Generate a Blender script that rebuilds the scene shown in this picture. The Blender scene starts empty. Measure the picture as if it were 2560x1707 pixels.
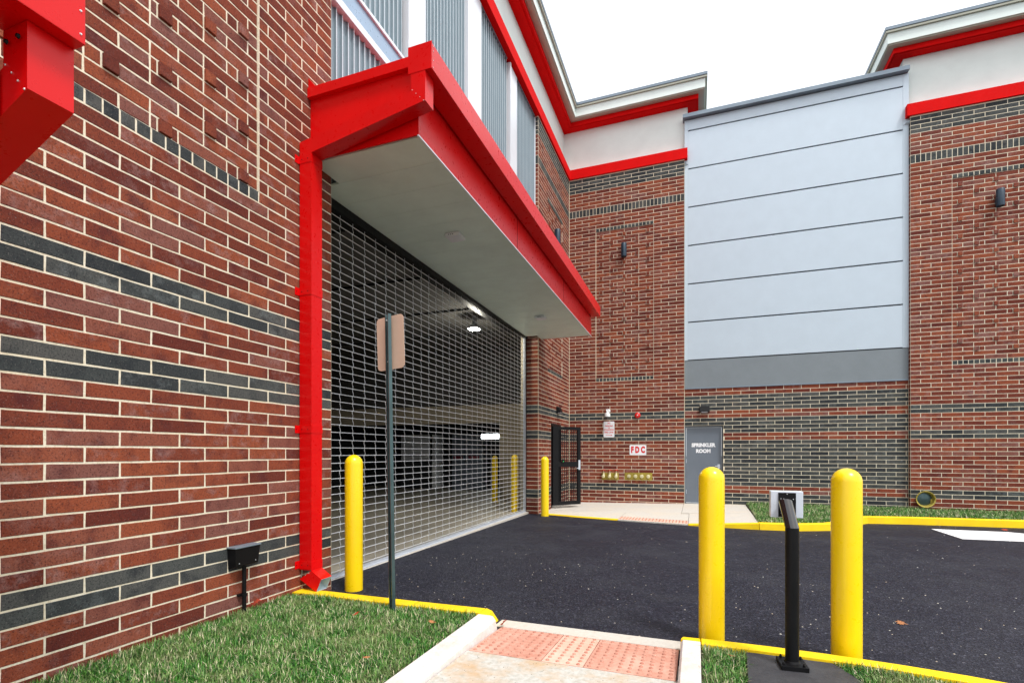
import bpy, bmesh, math, random
import numpy as np
from mathutils import Vector, Matrix, Euler
random.seed(7); RNG = np.random.default_rng(11)
PI = math.pi
# ------------------------------------------------------------------ camera, world, sun, exposure
scn = bpy.context.scene
COL = scn.collection
YAW = math.radians(20.13)
EYE = 1.45
cam = bpy.data.cameras.new('camera'); camo = bpy.data.objects.new('camera', cam); COL.objects.link(camo)
camo.location = (0, 0, EYE); camo.rotation_euler = (PI / 2, 0, YAW)
cam.sensor_width = 36; cam.lens = 1258.4 / 2560 * 36; cam.shift_y = (1129.8 - 853.5) / 2560
cam.clip_start = 0.05; cam.clip_end = 1000
scn.camera = camo

SUN_EL, SUN_AZ = math.radians(60), math.radians(125)     # azimuth clockwise from +Y
world = bpy.data.worlds.new('World'); scn.world = world; world.use_nodes = True
wn, wl = world.node_tree.nodes, world.node_tree.links
wn.clear()
wo = wn.new('ShaderNodeOutputWorld'); bg = wn.new('ShaderNodeBackground'); sky = wn.new('ShaderNodeTexSky')
sky.sky_type = 'NISHITA'; sky.sun_disc = False; sky.sun_elevation = SUN_EL; sky.sun_rotation = SUN_AZ
sky.air_density = 1.0; sky.dust_density = 6.0; sky.ozone_density = 1.0
cloud = wn.new('ShaderNodeMixRGB'); cloud.blend_type = 'MIX'; cloud.inputs[0].default_value = 0.80   # closed bright cloud deck over the clear sky
cloud.inputs[2].default_value = (9.0, 9.2, 9.4, 1)
wl.new(sky.outputs[0], cloud.inputs[1]); wl.new(cloud.outputs[0], bg.inputs[0])
bg.inputs[1].default_value = 0.10
wl.new(bg.outputs[0], wo.inputs[0])

sun = bpy.data.lights.new('sun', 'SUN'); sun.energy = 1.5; sun.angle = math.radians(11); sun.color = (1.0, 0.985, 0.96)
suno = bpy.data.objects.new('sun', sun); COL.objects.link(suno); suno.location = (12, -8, 20)
sd = Vector((math.sin(SUN_AZ) * math.cos(SUN_EL), math.cos(SUN_AZ) * math.cos(SUN_EL), math.sin(SUN_EL)))
suno.rotation_euler = sd.to_track_quat('Z', 'Y').to_euler()

vs = scn.view_settings
vs.view_transform = 'Standard'; vs.look = 'None'; vs.gamma = 1.0; vs.exposure = 1.0; vs.use_curve_mapping = False
scn.render.engine = 'CYCLES'
scn.cycles.max_bounces = 6; scn.cycles.diffuse_bounces = 4; scn.cycles.glossy_bounces = 3

# ------------------------------------------------------------------ materials
def new_mat(name):
    m = bpy.data.materials.new(name); m.use_nodes = True
    nt = m.node_tree; b = nt.nodes['Principled BSDF']
    return m, nt, b

def N(nt, t, **kw):
    n = nt.nodes.new(t)
    for k, v in kw.items(): setattr(n, k, v)
    return n

def world_noise(nt, scale, detail=4, rough=0.6, sx=1, sy=1, sz=1):
    g = N(nt, 'ShaderNodeNewGeometry'); mp = N(nt, 'ShaderNodeMapping'); mp.inputs['Scale'].default_value = (sx, sy, sz)
    n = N(nt, 'ShaderNodeTexNoise'); n.inputs['Scale'].default_value = scale; n.inputs['Detail'].default_value = detail
    n.inputs['Roughness'].default_value = rough
    nt.links.new(g.outputs['Position'], mp.inputs[0]); nt.links.new(mp.outputs[0], n.inputs['Vector'])
    return n

def ramp(nt, src, stops):
    r = N(nt, 'ShaderNodeValToRGB')
    while len(r.color_ramp.elements) > 1: r.color_ramp.elements.remove(r.color_ramp.elements[0])
    r.color_ramp.elements[0].position = stops[0][0]; r.color_ramp.elements[0].color = (*stops[0][1], 1)
    for p, c in stops[1:]:
        e = r.color_ramp.elements.new(p); e.color = (*c, 1)
    nt.links.new(src, r.inputs[0]); return r

def bumpy(nt, b, src, strength, dist=0.002):
    bp = N(nt, 'ShaderNodeBump'); bp.inputs['Strength'].default_value = strength; bp.inputs['Distance'].default_value = dist
    nt.links.new(src, bp.inputs['Height']); nt.links.new(bp.outputs[0], b.inputs['Normal'])

def mixc(nt, fac, a, bb, mode='MIX'):
    m = N(nt, 'ShaderNodeMixRGB', blend_type=mode)
    for i, v in ((0, fac), (1, a), (2, bb)):
        if isinstance(v, (int, float)): m.inputs[i].default_value = v
        elif isinstance(v, tuple): m.inputs[i].default_value = (*v, 1)
        else: nt.links.new(v, m.inputs[i])
    return m.outputs[0]

def paint(name, col, rough=0.4, metallic=0.0, coat=0.0, var=0.06, spec=0.5, grime=0.0):
    m, nt, b = new_mat(name)
    n = world_noise(nt, 3.0, 5)
    c2 = tuple(max(0, c * (1 - var * 2.2)) for c in col)
    r = ramp(nt, n.outputs[0], [(0.3, c2), (0.65, col)])
    out = r.outputs[0]
    if grime:
        g = world_noise(nt, 14, 6, 0.75, 1, 1, 0.35)
        gr = ramp(nt, g.outputs[0], [(0.52, (0, 0, 0)), (0.72, (1, 1, 1))])
        out = mixc(nt, gr.outputs[0], out, tuple(c * (1 - grime) + 0.12 * grime for c in col))
    nt.links.new(out, b.inputs['Base Color'])
    rr = ramp(nt, world_noise(nt, 22, 4).outputs[0], [(0.3, (rough * 0.85,) * 3), (0.7, (min(1, rough * 1.2),) * 3)])
    nt.links.new(rr.outputs[0], b.inputs['Roughness'])
    b.inputs['Metallic'].default_value = metallic; b.inputs['Coat Weight'].default_value = coat
    b.inputs['Coat Roughness'].default_value = 0.15; b.inputs['Specular IOR Level'].default_value = spec
    return m

def brick_mat(name, stops, pale, dark, speck):
    m, nt, b = new_mat(name)
    oi = N(nt, 'ShaderNodeObjectInfo'); g = N(nt, 'ShaderNodeNewGeometry')
    cb = N(nt, 'ShaderNodeCombineXYZ'); nt.links.new(oi.outputs['Random'], cb.inputs[0]); nt.links.new(g.outputs['Random Per Island'], cb.inputs[1])
    wnz = N(nt, 'ShaderNodeTexWhiteNoise', noise_dimensions='3D'); nt.links.new(cb.outputs[0], wnz.inputs['Vector'])
    base = ramp(nt, wnz.outputs['Value'], stops).outputs[0]
    # shift the burnt-patch noise from brick to brick
    add = N(nt, 'ShaderNodeVectorMath', operation='MULTIPLY_ADD'); nt.links.new(wnz.outputs['Color'], add.inputs[0])
    add.inputs[1].default_value = (7, 7, 7); nt.links.new(g.outputs['Position'], add.inputs[2])
    n1 = N(nt, 'ShaderNodeTexNoise'); n1.inputs['Scale'].default_value = 7; n1.inputs['Detail'].default_value = 5
    nt.links.new(add.outputs[0], n1.inputs['Vector'])
    f1 = ramp(nt, n1.outputs[0], [(0.50, (0, 0, 0)), (0.74, (0.75,) * 3)]).outputs[0]
    c = mixc(nt, f1, base, dark)
    sel = ramp(nt, wnz.outputs['Color'], [(0.45, (0, 0, 0)), (0.75, (1, 1, 1))]).outputs[0]
    n3 = N(nt, 'ShaderNodeTexNoise'); n3.inputs['Scale'].default_value = 11; n3.inputs['Detail'].default_value = 6; n3.inputs['Roughness'].default_value = 0.7
    nt.links.new(add.outputs[0], n3.inputs['Vector'])
    f3 = ramp(nt, n3.outputs[0], [(0.48, (0, 0, 0)), (0.76, (0.8,) * 3)]).outputs[0]
    f3 = mixc(nt, 1.0, f3, sel, 'MULTIPLY')
    c = mixc(nt, f3, c, pale)
    n2 = world_noise(nt, 95, 4, 0.85)
    f2 = ramp(nt, n2.outputs[0], [(0.36, (0.85,) * 3), (0.50, (0, 0, 0))]).outputs[0]
    c = mixc(nt, f2, c, speck)
    n4 = world_noise(nt, 120, 3, 0.8)
    f4 = ramp(nt, n4.outputs[0], [(0.60, (0, 0, 0)), (0.74, (0.45,) * 3)]).outputs[0]
    c = mixc(nt, f4, c, (0.45, 0.38, 0.34))
    nt.links.new(c, b.inputs['Base Color']); b.inputs['Roughness'].default_value = 0.85
    b.inputs['Specular IOR Level'].default_value = 0.12
    bumpy(nt, b, n2.outputs[0], 0.5, 0.003)
    return m

M = {}
M['red_brick'] = brick_mat('red_brick', [(0.0, (0.125, 0.027, 0.018)), (0.2, (0.180, 0.042, 0.024)), (0.5, (0.230, 0.054, 0.028)), (0.8, (0.290, 0.074, 0.034)), (0.95, (0.210, 0.080, 0.062))],
                          (0.32, 0.20, 0.19), (0.085, 0.020, 0.020), (0.035, 0.012, 0.012))
M['grey_brick'] = brick_mat('grey_brick', [(0.0, (0.030, 0.034, 0.037)), (0.3, (0.050, 0.056, 0.056)), (0.6, (0.072, 0.078, 0.074)), (0.9, (0.088, 0.088, 0.082))],
                           (0.17, 0.19, 0.19), (0.016, 0.020, 0.026), (0.012, 0.014, 0.018))
m, nt, b = new_mat('mortar'); M['mortar'] = m
nn = world_noise(nt, 60, 5, 0.7)
nb = world_noise(nt, 1.7, 3)
c1 = ramp(nt, nn.outputs[0], [(0.28, (0.52, 0.44, 0.30)), (0.5, (0.74, 0.67, 0.52)), (0.8, (0.82, 0.78, 0.67))]).outputs[0]
c1 = mixc(nt, ramp(nt, nb.outputs[0], [(0.45, (0, 0, 0)), (0.7, (0.4,) * 3)]).outputs[0], c1, (0.66, 0.54, 0.34))
nt.links.new(c1, b.inputs['Base Color']); b.inputs['Roughness'].default_value = 0.9; bumpy(nt, b, nn.outputs[0], 0.7, 0.003)

M['red_metal'] = paint('red_metal', (0.66, 0.001, 0.002), 0.30, 0, 0.0, 0.03, 0.32)
M['red_trim'] = paint('red_trim_render', (0.66, 0.003, 0.003), 0.8, 0, 0, 0.05, 0.1)
M['stucco'] = paint('cream_stucco', (0.72, 0.80, 0.77), 0.9, 0, 0, 0.03, 0.2)
M['beige'] = paint('beige_render', (0.42, 0.43, 0.36), 0.85, 0, 0, 0.03, 0.2)
M['coping'] = paint('grey_blue_coping', (0.20, 0.25, 0.30), 0.4, 0.3, 0, 0.05)
M['panel'] = paint('pale_blue_grey_panel', (0.48, 0.56, 0.63), 0.45, 0.15, 0, 0.02)
M['panel_dark'] = paint('mid_grey_panel', (0.19, 0.22, 0.24), 0.5, 0.1, 0, 0.04, grime=0.1)
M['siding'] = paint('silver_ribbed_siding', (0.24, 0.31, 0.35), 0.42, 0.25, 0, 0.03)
M['siding_rib_highlight'] = paint('silver_rib_highlight', (0.66, 0.74, 0.78), 0.40, 0.2, 0, 0.03)  # highlight on the rib tops put into the colour; flats kept darker
M['white_metal'] = paint('white_metal', (0.74, 0.78, 0.82), 0.35, 0.1, 0, 0.02)
M['blue_metal'] = paint('blue_grey_metal', (0.30, 0.42, 0.55), 0.3, 0.25, 0, 0.03)
M['soffit'] = paint('pale_green_grey_soffit', (0.74, 0.86, 0.78), 0.35, 0.0, 0, 0.05, grime=0.05)
M['yellow'] = paint('yellow_plastic', (0.90, 0.62, 0.002), 0.30, 0, 0.1, 0.008)
M['kerb_yellow'] = paint('yellow_kerb_paint', (0.88, 0.60, 0.004), 0.7, 0, 0, 0.08, 0.3, grime=0.18)
M['black_metal'] = paint('black_metal', (0.006, 0.006, 0.007), 0.45, 0.0, 0.0, 0.1, 0.18)
M['gloss_black'] = paint('gloss_black', (0.006, 0.006, 0.008), 0.12, 0.0, 1.0, 0.1)
M['steel'] = paint('galvanised_rod', (0.74, 0.76, 0.78), 0.35, 0.35, 0, 0.05)
M['alu'] = paint('aluminium_bar', (0.62, 0.66, 0.72), 0.35, 0.5, 0, 0.04)
M['green_steel'] = paint('green_galvanised_post', (0.07, 0.12, 0.125), 0.35, 0.5, 0, 0.2, grime=0.2)
M['sign_back'] = paint('bare_tan_sign_back', (0.78, 0.55, 0.42), 0.42, 0.25, 0, 0.06)
M['brass'] = paint('brass', (0.42, 0.33, 0.06), 0.25, 0.35, 0, 0.1)
M['brass_pale'] = paint('pale_brass', (0.74, 0.68, 0.42), 0.28, 0.25, 0, 0.1)
M['door_grey'] = paint('grey_door_paint', (0.13, 0.155, 0.19), 0.4, 0, 0, 0.04)
M['sign_white'] = paint('white_sign', (0.82, 0.83, 0.86), 0.4)
M['sign_red'] = paint('red_print', (0.65, 0.006, 0.012), 0.45)
M['print_grey'] = paint('dark_red_print', (0.22, 0.03, 0.05), 0.5)
M['bell_red'] = paint('bell_red', (0.70, 0.01, 0.008), 0.2, 0, 0.6)
M['navy'] = paint('dark_blue_lamp', (0.008, 0.030, 0.055), 0.35, 0.0, 0.0)
M['white_plastic'] = paint('white_plastic', (0.80, 0.82, 0.82), 0.4)
M['reader_grey'] = paint('pale_grey_plastic', (0.60, 0.64, 0.72), 0.4)
M['duct_inside'] = paint('pale_duct_inside', (0.55, 0.68, 0.74), 0.4)
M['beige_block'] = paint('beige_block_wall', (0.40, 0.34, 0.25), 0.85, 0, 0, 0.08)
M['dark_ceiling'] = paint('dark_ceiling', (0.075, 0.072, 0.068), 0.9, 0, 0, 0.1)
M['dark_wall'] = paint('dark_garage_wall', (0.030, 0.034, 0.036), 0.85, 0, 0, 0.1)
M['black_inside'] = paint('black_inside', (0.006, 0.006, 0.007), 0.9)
M['leaf_red'] = paint('red_leaf', (0.42, 0.045, 0.012), 0.7, 0, 0, 0.3)
M['leaf_tan'] = paint('tan_leaf', (0.50, 0.20, 0.07), 0.75, 0, 0, 0.3)
M['line_white'] = paint('white_road_paint', (0.80, 0.80, 0.80), 0.7, 0, 0, 0.05, 0.3, grime=0.12)

def ground_mat(name, stops, scale, big, bigc, bigf, rough=0.9, bump=0.5, speckc=None, speckr=(0.66, 0.72), speckscale=220):
    m, nt, b = new_mat(name)
    n = world_noise(nt, scale, 6, 0.75)
    c = ramp(nt, n.outputs[0], stops).outputs[0]
    n2 = world_noise(nt, big, 5, 0.65)
    c = mixc(nt, ramp(nt, n2.outputs[0], [(0.42, (0, 0, 0)), (0.68, (bigf,) * 3)]).outputs[0], c, bigc)
    if speckc:
        v = world_noise(nt, speckscale, 2, 0.6)
        c = mixc(nt, ramp(nt, v.outputs[0], [(speckr[0], (0, 0, 0)), (speckr[1], (1, 1, 1))]).outputs[0], c, speckc)
    nt.links.new(c, b.inputs['Base Color']); b.inputs['Roughness'].default_value = rough
    b.inputs['Specular IOR Level'].default_value = 0.3
    bumpy(nt, b, n.outputs[0], bump, 0.006)
    return m
# asphalt: fine stones, pale scuffs and loose grit
m, nt, b = new_mat('asphalt'); M['asphalt'] = m
g = N(nt, 'ShaderNodeNewGeometry')
vor = N(nt, 'ShaderNodeTexVoronoi'); vor.inputs['Scale'].default_value = 75; nt.links.new(g.outputs['Position'], vor.inputs['Vector'])
st = ramp(nt, vor.outputs['Color'], [(0.0, (0.004, 0.004, 0.008)), (0.45, (0.011, 0.0115, 0.020)), (0.75, (0.022, 0.023, 0.036)), (0.92, (0.050, 0.052, 0.072)), (1.0, (0.15, 0.15, 0.18))]).outputs[0]
big = world_noise(nt, 0.9, 6, 0.7)
c = mixc(nt, ramp(nt, big.outputs[0], [(0.46, (0, 0, 0)), (0.75, (0.22,) * 3)]).outputs[0], st, (0.09, 0.09, 0.095))
sc = world_noise(nt, 3.2, 8, 0.8, 1, 2.6, 1)
c = mixc(nt, ramp(nt, sc.outputs[0], [(0.64, (0, 0, 0)), (0.76, (0.7,) * 3)]).outputs[0], c, (0.24, 0.23, 0.21))
nt.links.new(c, b.inputs['Base Color'])
rg = ramp(nt, big.outputs[0], [(0.35, (0.55,) * 3), (0.7, (0.82,) * 3)]).outputs[0]
nt.links.new(rg, b.inputs['Roughness']); b.inputs['Specular IOR Level'].default_value = 0.20
bumpy(nt, b, vor.outputs['Distance'], 0.9, 0.006)

M['concrete'] = ground_mat('concrete', [(0.3, (0.36, 0.35, 0.30)), (0.55, (0.52, 0.51, 0.47)), (0.8, (0.62, 0.61, 0.58))], 26, 5.0, (0.50, 0.32, 0.16), 0.75, 0.85, 0.4, (0.30, 0.27, 0.22), (0.70, 0.76))
M['concrete_clean'] = ground_mat('pale_concrete', [(0.3, (0.46, 0.43, 0.38)), (0.7, (0.60, 0.57, 0.52))], 30, 1.5, (0.62, 0.52, 0.38), 0.35, 0.85, 0.3)
M['kerb_white'] = ground_mat('white_kerb_concrete', [(0.3, (0.54, 0.52, 0.50)), (0.7, (0.72, 0.70, 0.68))], 40, 6, (0.60, 0.42, 0.32), 0.5, 0.85, 0.5, (0.4, 0.3, 0.25), (0.72, 0.78))
M['garage_floor'] = ground_mat('garage_floor', [(0.3, (0.30, 0.27, 0.21)), (0.7, (0.42, 0.38, 0.31))], 8, 0.8, (0.22, 0.20, 0.17), 0.5, 0.55, 0.1)
M['pad'] = ground_mat('black_tar_pad', [(0.3, (0.022, 0.022, 0.026)), (0.7, (0.05, 0.05, 0.056))], 50, 4, (0.075, 0.075, 0.08), 0.5, 0.6, 0.4)
M['tactile_red'] = ground_mat('salmon_tactile', [(0.3, (0.46, 0.20, 0.14)), (0.7, (0.62, 0.33, 0.25))], 18, 4, (0.68, 0.42, 0.33), 0.7, 0.8, 0.3)
M['tactile_pale'] = ground_mat('pale_pink_tactile', [(0.3, (0.62, 0.33, 0.24)), (0.7, (0.74, 0.46, 0.36))], 18, 4, (0.74, 0.55, 0.45), 0.6, 0.8, 0.3)
M['tactile_dome'] = ground_mat('worn_dome', [(0.3, (0.34, 0.13, 0.09)), (0.7, (0.52, 0.25, 0.18))], 25, 6, (0.6, 0.38, 0.3), 0.5, 0.8, 0.3)
M['soil'] = ground_mat('lawn_soil', [(0.3, (0.035, 0.045, 0.018)), (0.7, (0.075, 0.070, 0.035))], 40, 5, (0.10, 0.08, 0.05), 0.5, 1, 0.5)
M['ground'] = ground_mat('far_ground', [(0.3, (0.05, 0.05, 0.05)), (0.7, (0.08, 0.08, 0.08))], 2, 0.1, (0.1, 0.1, 0.09), 0.4)

m, nt, b = new_mat('grass_blade'); M['grass'] = m
g = N(nt, 'ShaderNodeNewGeometry')
gc = ramp(nt, g.outputs['Random Per Island'], [(0.0, (0.008, 0.045, 0.008)), (0.28, (0.022, 0.110, 0.012)), (0.58, (0.060, 0.230, 0.024)), (0.80, (0.15, 0.34, 0.060)), (0.89, (0.50, 0.46, 0.26)), (1.0, (0.75, 0.68, 0.48))]).outputs[0]
pn = world_noise(nt, 4.5, 4)
gc = mixc(nt, ramp(nt, pn.outputs[0], [(0.45, (0, 0, 0)), (0.7, (0.45,) * 3)]).outputs[0], gc, (0.34, 0.34, 0.16))
nt.links.new(gc, b.inputs['Base Color']); b.inputs['Roughness'].default_value = 0.5; b.inputs['Specular IOR Level'].default_value = 0.35

def emit_mat(name, col, s):
    m, nt, b = new_mat(name)
    b.inputs['Base Color'].default_value = (*col, 1); b.inputs['Emission Color'].default_value = (*col, 1); b.inputs['Emission Strength'].default_value = s
    return m
M['lamp_lit'] = emit_mat('lit_lamp', (1.0, 0.97, 0.85), 60)
M['tube_lit'] = emit_mat('lit_tube', (0.9, 0.97, 1.0), 12.0)
M['green_led'] = emit_mat('green_led', (0.05, 0.8, 0.15), 1.0)

# ------------------------------------------------------------------ mesh helpers
class MB:
    def __init__(s): s.v = []; s.f = []
    def add(s, vs, fs):
        o = len(s.v); s.v += [tuple(p) for p in vs]; s.f += [tuple(i + o for i in f) for f in fs]; return s
    def box(s, x0, x1, y0, y1, z0, z1, rot=None, piv=None):
        vs = [(x, y, z) for z in (z0, z1) for x, y in ((x0, y0), (x1, y0), (x1, y1), (x0, y1))]
        if rot is not None:
            p = Vector(piv or ((x0 + x1) / 2, (y0 + y1) / 2, (z0 + z1) / 2)); vs = [tuple(rot @ (Vector(v) - p) + p) for v in vs]
        return s.add(vs, [(0, 3, 2, 1), (4, 5, 6, 7), (0, 1, 5, 4), (1, 2, 6, 5), (2, 3, 7, 6), (3, 0, 4, 7)])
    def loft(s, ring0, ring1, cap0=True, cap1=True):
        n = len(ring0); fs = [(i, (i + 1) % n, n + (i + 1) % n, n + i) for i in range(n)]
        if cap0: fs.append(tuple(reversed(range(n))))
        if cap1: fs.append(tuple(range(n, 2 * n)))
        return s.add(list(ring0) + list(ring1), fs)
    def rings(s, rs, cap=True):
        n = len(rs[0]); vs = [p for r in rs for p in r]; fs = []
        for k in range(len(rs) - 1):
            fs += [(k * n + i, k * n + (i + 1) % n, (k + 1) * n + (i + 1) % n, (k + 1) * n + i) for i in range(n)]
        if cap: fs += [tuple(reversed(range(n))), tuple(range((len(rs) - 1) * n, len(rs) * n))]
        return s.add(vs, fs)
    def lathe(s, prof, c, axis='Z', seg=24, cap=True):
        rs = []
        for r, h in prof:
            ring = []
            for i in range(seg):
                a = 2 * PI * i / seg; p, q = r * math.cos(a), r * math.sin(a)
                v = {'Z': (p, q, h), 'Y': (p, -h, q), 'X': (h, p, q)}[axis]
                ring.append((c[0] + v[0], c[1] + v[1], c[2] + v[2]))
            rs.append(ring)
        return s.rings(rs, cap)
    def tube(s, pts, r, seg=8):
        pts = [Vector(p) for p in pts]; rs = []
        for i, p in enumerate(pts):
            d = (pts[min(i + 1, len(pts) - 1)] - pts[max(i - 1, 0)]).normalized()
            up = Vector((0, 0, 1)) if abs(d.z) < 0.9 else Vector((0, 1, 0))
            a = d.cross(up).normalized(); bb = d.cross(a).normalized()
            rs.append([tuple(p + (a * math.cos(2 * PI * k / seg) + bb * math.sin(2 * PI * k / seg)) * r) for k in range(seg)])
        return s.rings(rs)
    def poly(s, pts, z0, z1):
        return s.loft([(x, y, z0) for x, y in pts], [(x, y, z1) for x, y in pts])

def wpos(o):
    p = Vector((0, 0, 0))
    while o is not None: p += o.location; o = o.parent
    return p

def fin(mesh, mat, smooth=False, bevel=0.0):
    bm = bmesh.new(); bm.from_mesh(mesh)
    bmesh.ops.recalc_face_normals(bm, faces=bm.faces)
    if bevel > 0:
        es = [e for e in bm.edges if len(e.link_faces) == 2 and e.calc_face_angle(0) > 0.6]
        bmesh.ops.bevel(bm, geom=es, offset=bevel, segments=2, profile=0.6, affect='EDGES', clamp_overlap=True)
    bm.to_mesh(mesh); bm.free()
    if smooth:
        for p in mesh.polygons: p.use_smooth = True
        try: mesh.set_sharp_from_angle(angle=math.radians(38))
        except Exception: pass
    if mat is not None: mesh.materials.append(M[mat] if isinstance(mat, str) else mat)

def obj(name, mb, mat, parent=None, smooth=False, bevel=0.0, kind=None, loc=None, label=None):
    """one mesh object; vertices are given in world coordinates"""
    o3 = wpos(parent) if parent is not None else Vector((0, 0, 0))
    org = Vector(loc) if loc is not None else (o3 if parent is not None else Vector((0, 0, 0)))
    me = bpy.data.meshes.new(name)
    me.from_pydata([(v[0] - org.x, v[1] - org.y, v[2] - org.z) for v in mb.v], [], mb.f); me.update()
    fin(me, mat, smooth, bevel)
    o = bpy.data.objects.new(name, me); COL.objects.link(o); o.location = org - o3
    if parent is not None: o.parent = parent
    if kind: o['kind'] = kind
    if label: o['label'] = label
    return o

def thing(name, label, cat, loc=(0, 0, 0), group=None):
    o = bpy.data.objects.new(name, None); COL.objects.link(o); o.location = loc
    o['label'] = label; o['category'] = cat
    if group: o['group'] = group
    return o

def copy_tree(o, parent=None):
    c = o.copy(); COL.objects.link(c)
    if parent is not None: c.parent = parent
    for ch in list(o.children): copy_tree(ch, c)
    return c

def text_mb(body, size, align='CENTER', bold=0.0):
    """outline of lettering as a flat filled mesh in its own xy plane"""
    cu = bpy.data.curves.new('lettering', 'FONT'); cu.body = body; cu.size = size; cu.align_x = align; cu.align_y = 'CENTER'; cu.offset = bold; cu.extrude = 0.0008
    cu.resolution_u = 3
    t = bpy.data.objects.new('lettering', cu); COL.objects.link(t)
    bpy.context.view_layer.update()
    dg = bpy.context.evaluated_depsgraph_get()
    me = bpy.data.meshes.new_from_object(t.evaluated_get(dg))
    mb = MB(); mb.add([tuple(v.co) for v in me.vertices], [tuple(p.vertices) for p in me.polygons])
    bpy.data.objects.remove(t); bpy.data.curves.remove(cu)
    return mb

# ------------------------------------------------------------------ brickwork
A = -3.556          # x of the long left wall face
Y = 14.637          # y of the far facade face
L4 = 0.4064         # brick pitch
H2 = L4 / 2; Q = L4 / 4
JT = 0.0112
cY, sY = math.cos(YAW), math.sin(YAW)

class Frame:
    def __init__(s, ox, oy, ux, uy, nx, ny, tag): s.o = (ox, oy); s.u = (ux, uy); s.n = (nx, ny); s.tag = tag
    def p(s, a, d, z): return (s.o[0] + s.u[0] * a + s.n[0] * d, s.o[1] + s.u[1] * a + s.n[1] * d, z)

F_LEFT = Frame(A, 0, 0, 1, 1, 0, 'left')          # a = y
F_FACE = Frame(0, Y, 1, 0, 0, -1, 'face')         # a = x
def brick_local(w, h, fr, variant, proud):
    """brick centred on its face: bevelled, a little uneven; the coarse one is 18 triangles"""
    D = 0.045 + proud; R = random.Random(int(w * 1000) * 13 + variant * 101)
    hw, hh = w / 2, h / 2
    if variant == 0:
        per = [(-hw, -hh), (hw, -hh), (hw, hh), (-hw, hh)]
    else:
        j = 0.0019
        per = [(-hw, -hh), (-hw * .34, -hh), (hw * .34, -hh), (hw, -hh), (hw, hh), (hw * .3, hh), (-hw * .36, hh), (-hw, hh)]
        per = [(a + R.uniform(-j, j) * (1 if abs(abs(a) - hw) < 1e-6 else 0), z + R.uniform(-j, j) * 1.2) for a, z in per]
    bv = 0.0035; n = len(per)
    def P(a, z, d): return (fr.u[0] * a + fr.n[0] * d, fr.u[1] * a + fr.n[1] * d, z)
    cx = lambda a, z, k: (a - math.copysign(min(k, abs(a)), a) if abs(a) > hw * .9 else a, z - math.copysign(k, z))
    back = [P(a, z, -D) for a, z in per]; mid = [P(a, z, -bv) for a, z in per]
    fr_ = [P(*cx(a, z, bv), 0) for a, z in per]
    vs = back + mid + fr_; fs = []
    for k in (0, n):
        fs += [(k + i, k + (i + 1) % n, k + n + (i + 1) % n, k + n + i) for i in range(n)]
    fs.append(tuple(range(2 * n, 3 * n)))
    if fr.u[0] * fr.n[1] - fr.u[1] * fr.n[0] > 0: fs = [tuple(reversed(f)) for f in fs]
    return vs, fs

BR_CACHE = {}
def brick_mesh(w, h, fr, variant, proud, mat):
    key = (round(w, 3), round(h, 3), fr.tag, variant, proud > 0, mat)
    if key not in BR_CACHE:
        vs, fs = brick_local(w, h, fr, variant, proud)
        me = bpy.data.meshes.new('brick'); me.from_pydata(vs, [], fs); me.update(); me.materials.append(M[mat]); BR_CACHE[key] = me
    return BR_CACHE[key]

def rowjoints(a0, a1, org, full, first=None):
    """joint positions of a running-bond row between a0 and a1"""
    k = math.floor((a0 - org) / L4) - 1; js = [a0]
    while True:
        j = org + k * L4 + (0 if full else H2); k += 1
        if j >= a1 - 0.03: break
        if j > a0 + 0.03: js.append(j)
    js.append(a1); return list(zip(js[:-1], js[1:]))

P1 = [(0, 1, 0), (1, 2, 1), (2, 6, 0), (6, 7.5, 0), (7.5, 8.5, 1), (8.5, 10, 0), (10, 14, 0), (14, 15, 1), (15, 16, 0)]
P3 = [(0, 2, 0), (2, 4, 0), (4, 5, 1), (5, 6, 0), (6, 10, 0), (10, 11, 0), (11, 12, 1), (12, 14, 0), (14, 16, 0)]
N1 = [(0, 1, 0), (1, 2, 1), (2, 5, 0), (5, 7, 0), (7, 7.5, 0), (7.5, 8.5, 1), (8.5, 9, 0), (9, 13, 0), (13, 14, 0), (14, 15, 1), (15, 16, 0)]
N3 = [(0, 1, 0), (1, 3, 0), (3, 4, 0), (4, 5, 1), (5, 9, 0), (9, 11, 0), (11, 12, 1), (12, 13, 0), (13, 16, 0)]

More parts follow.
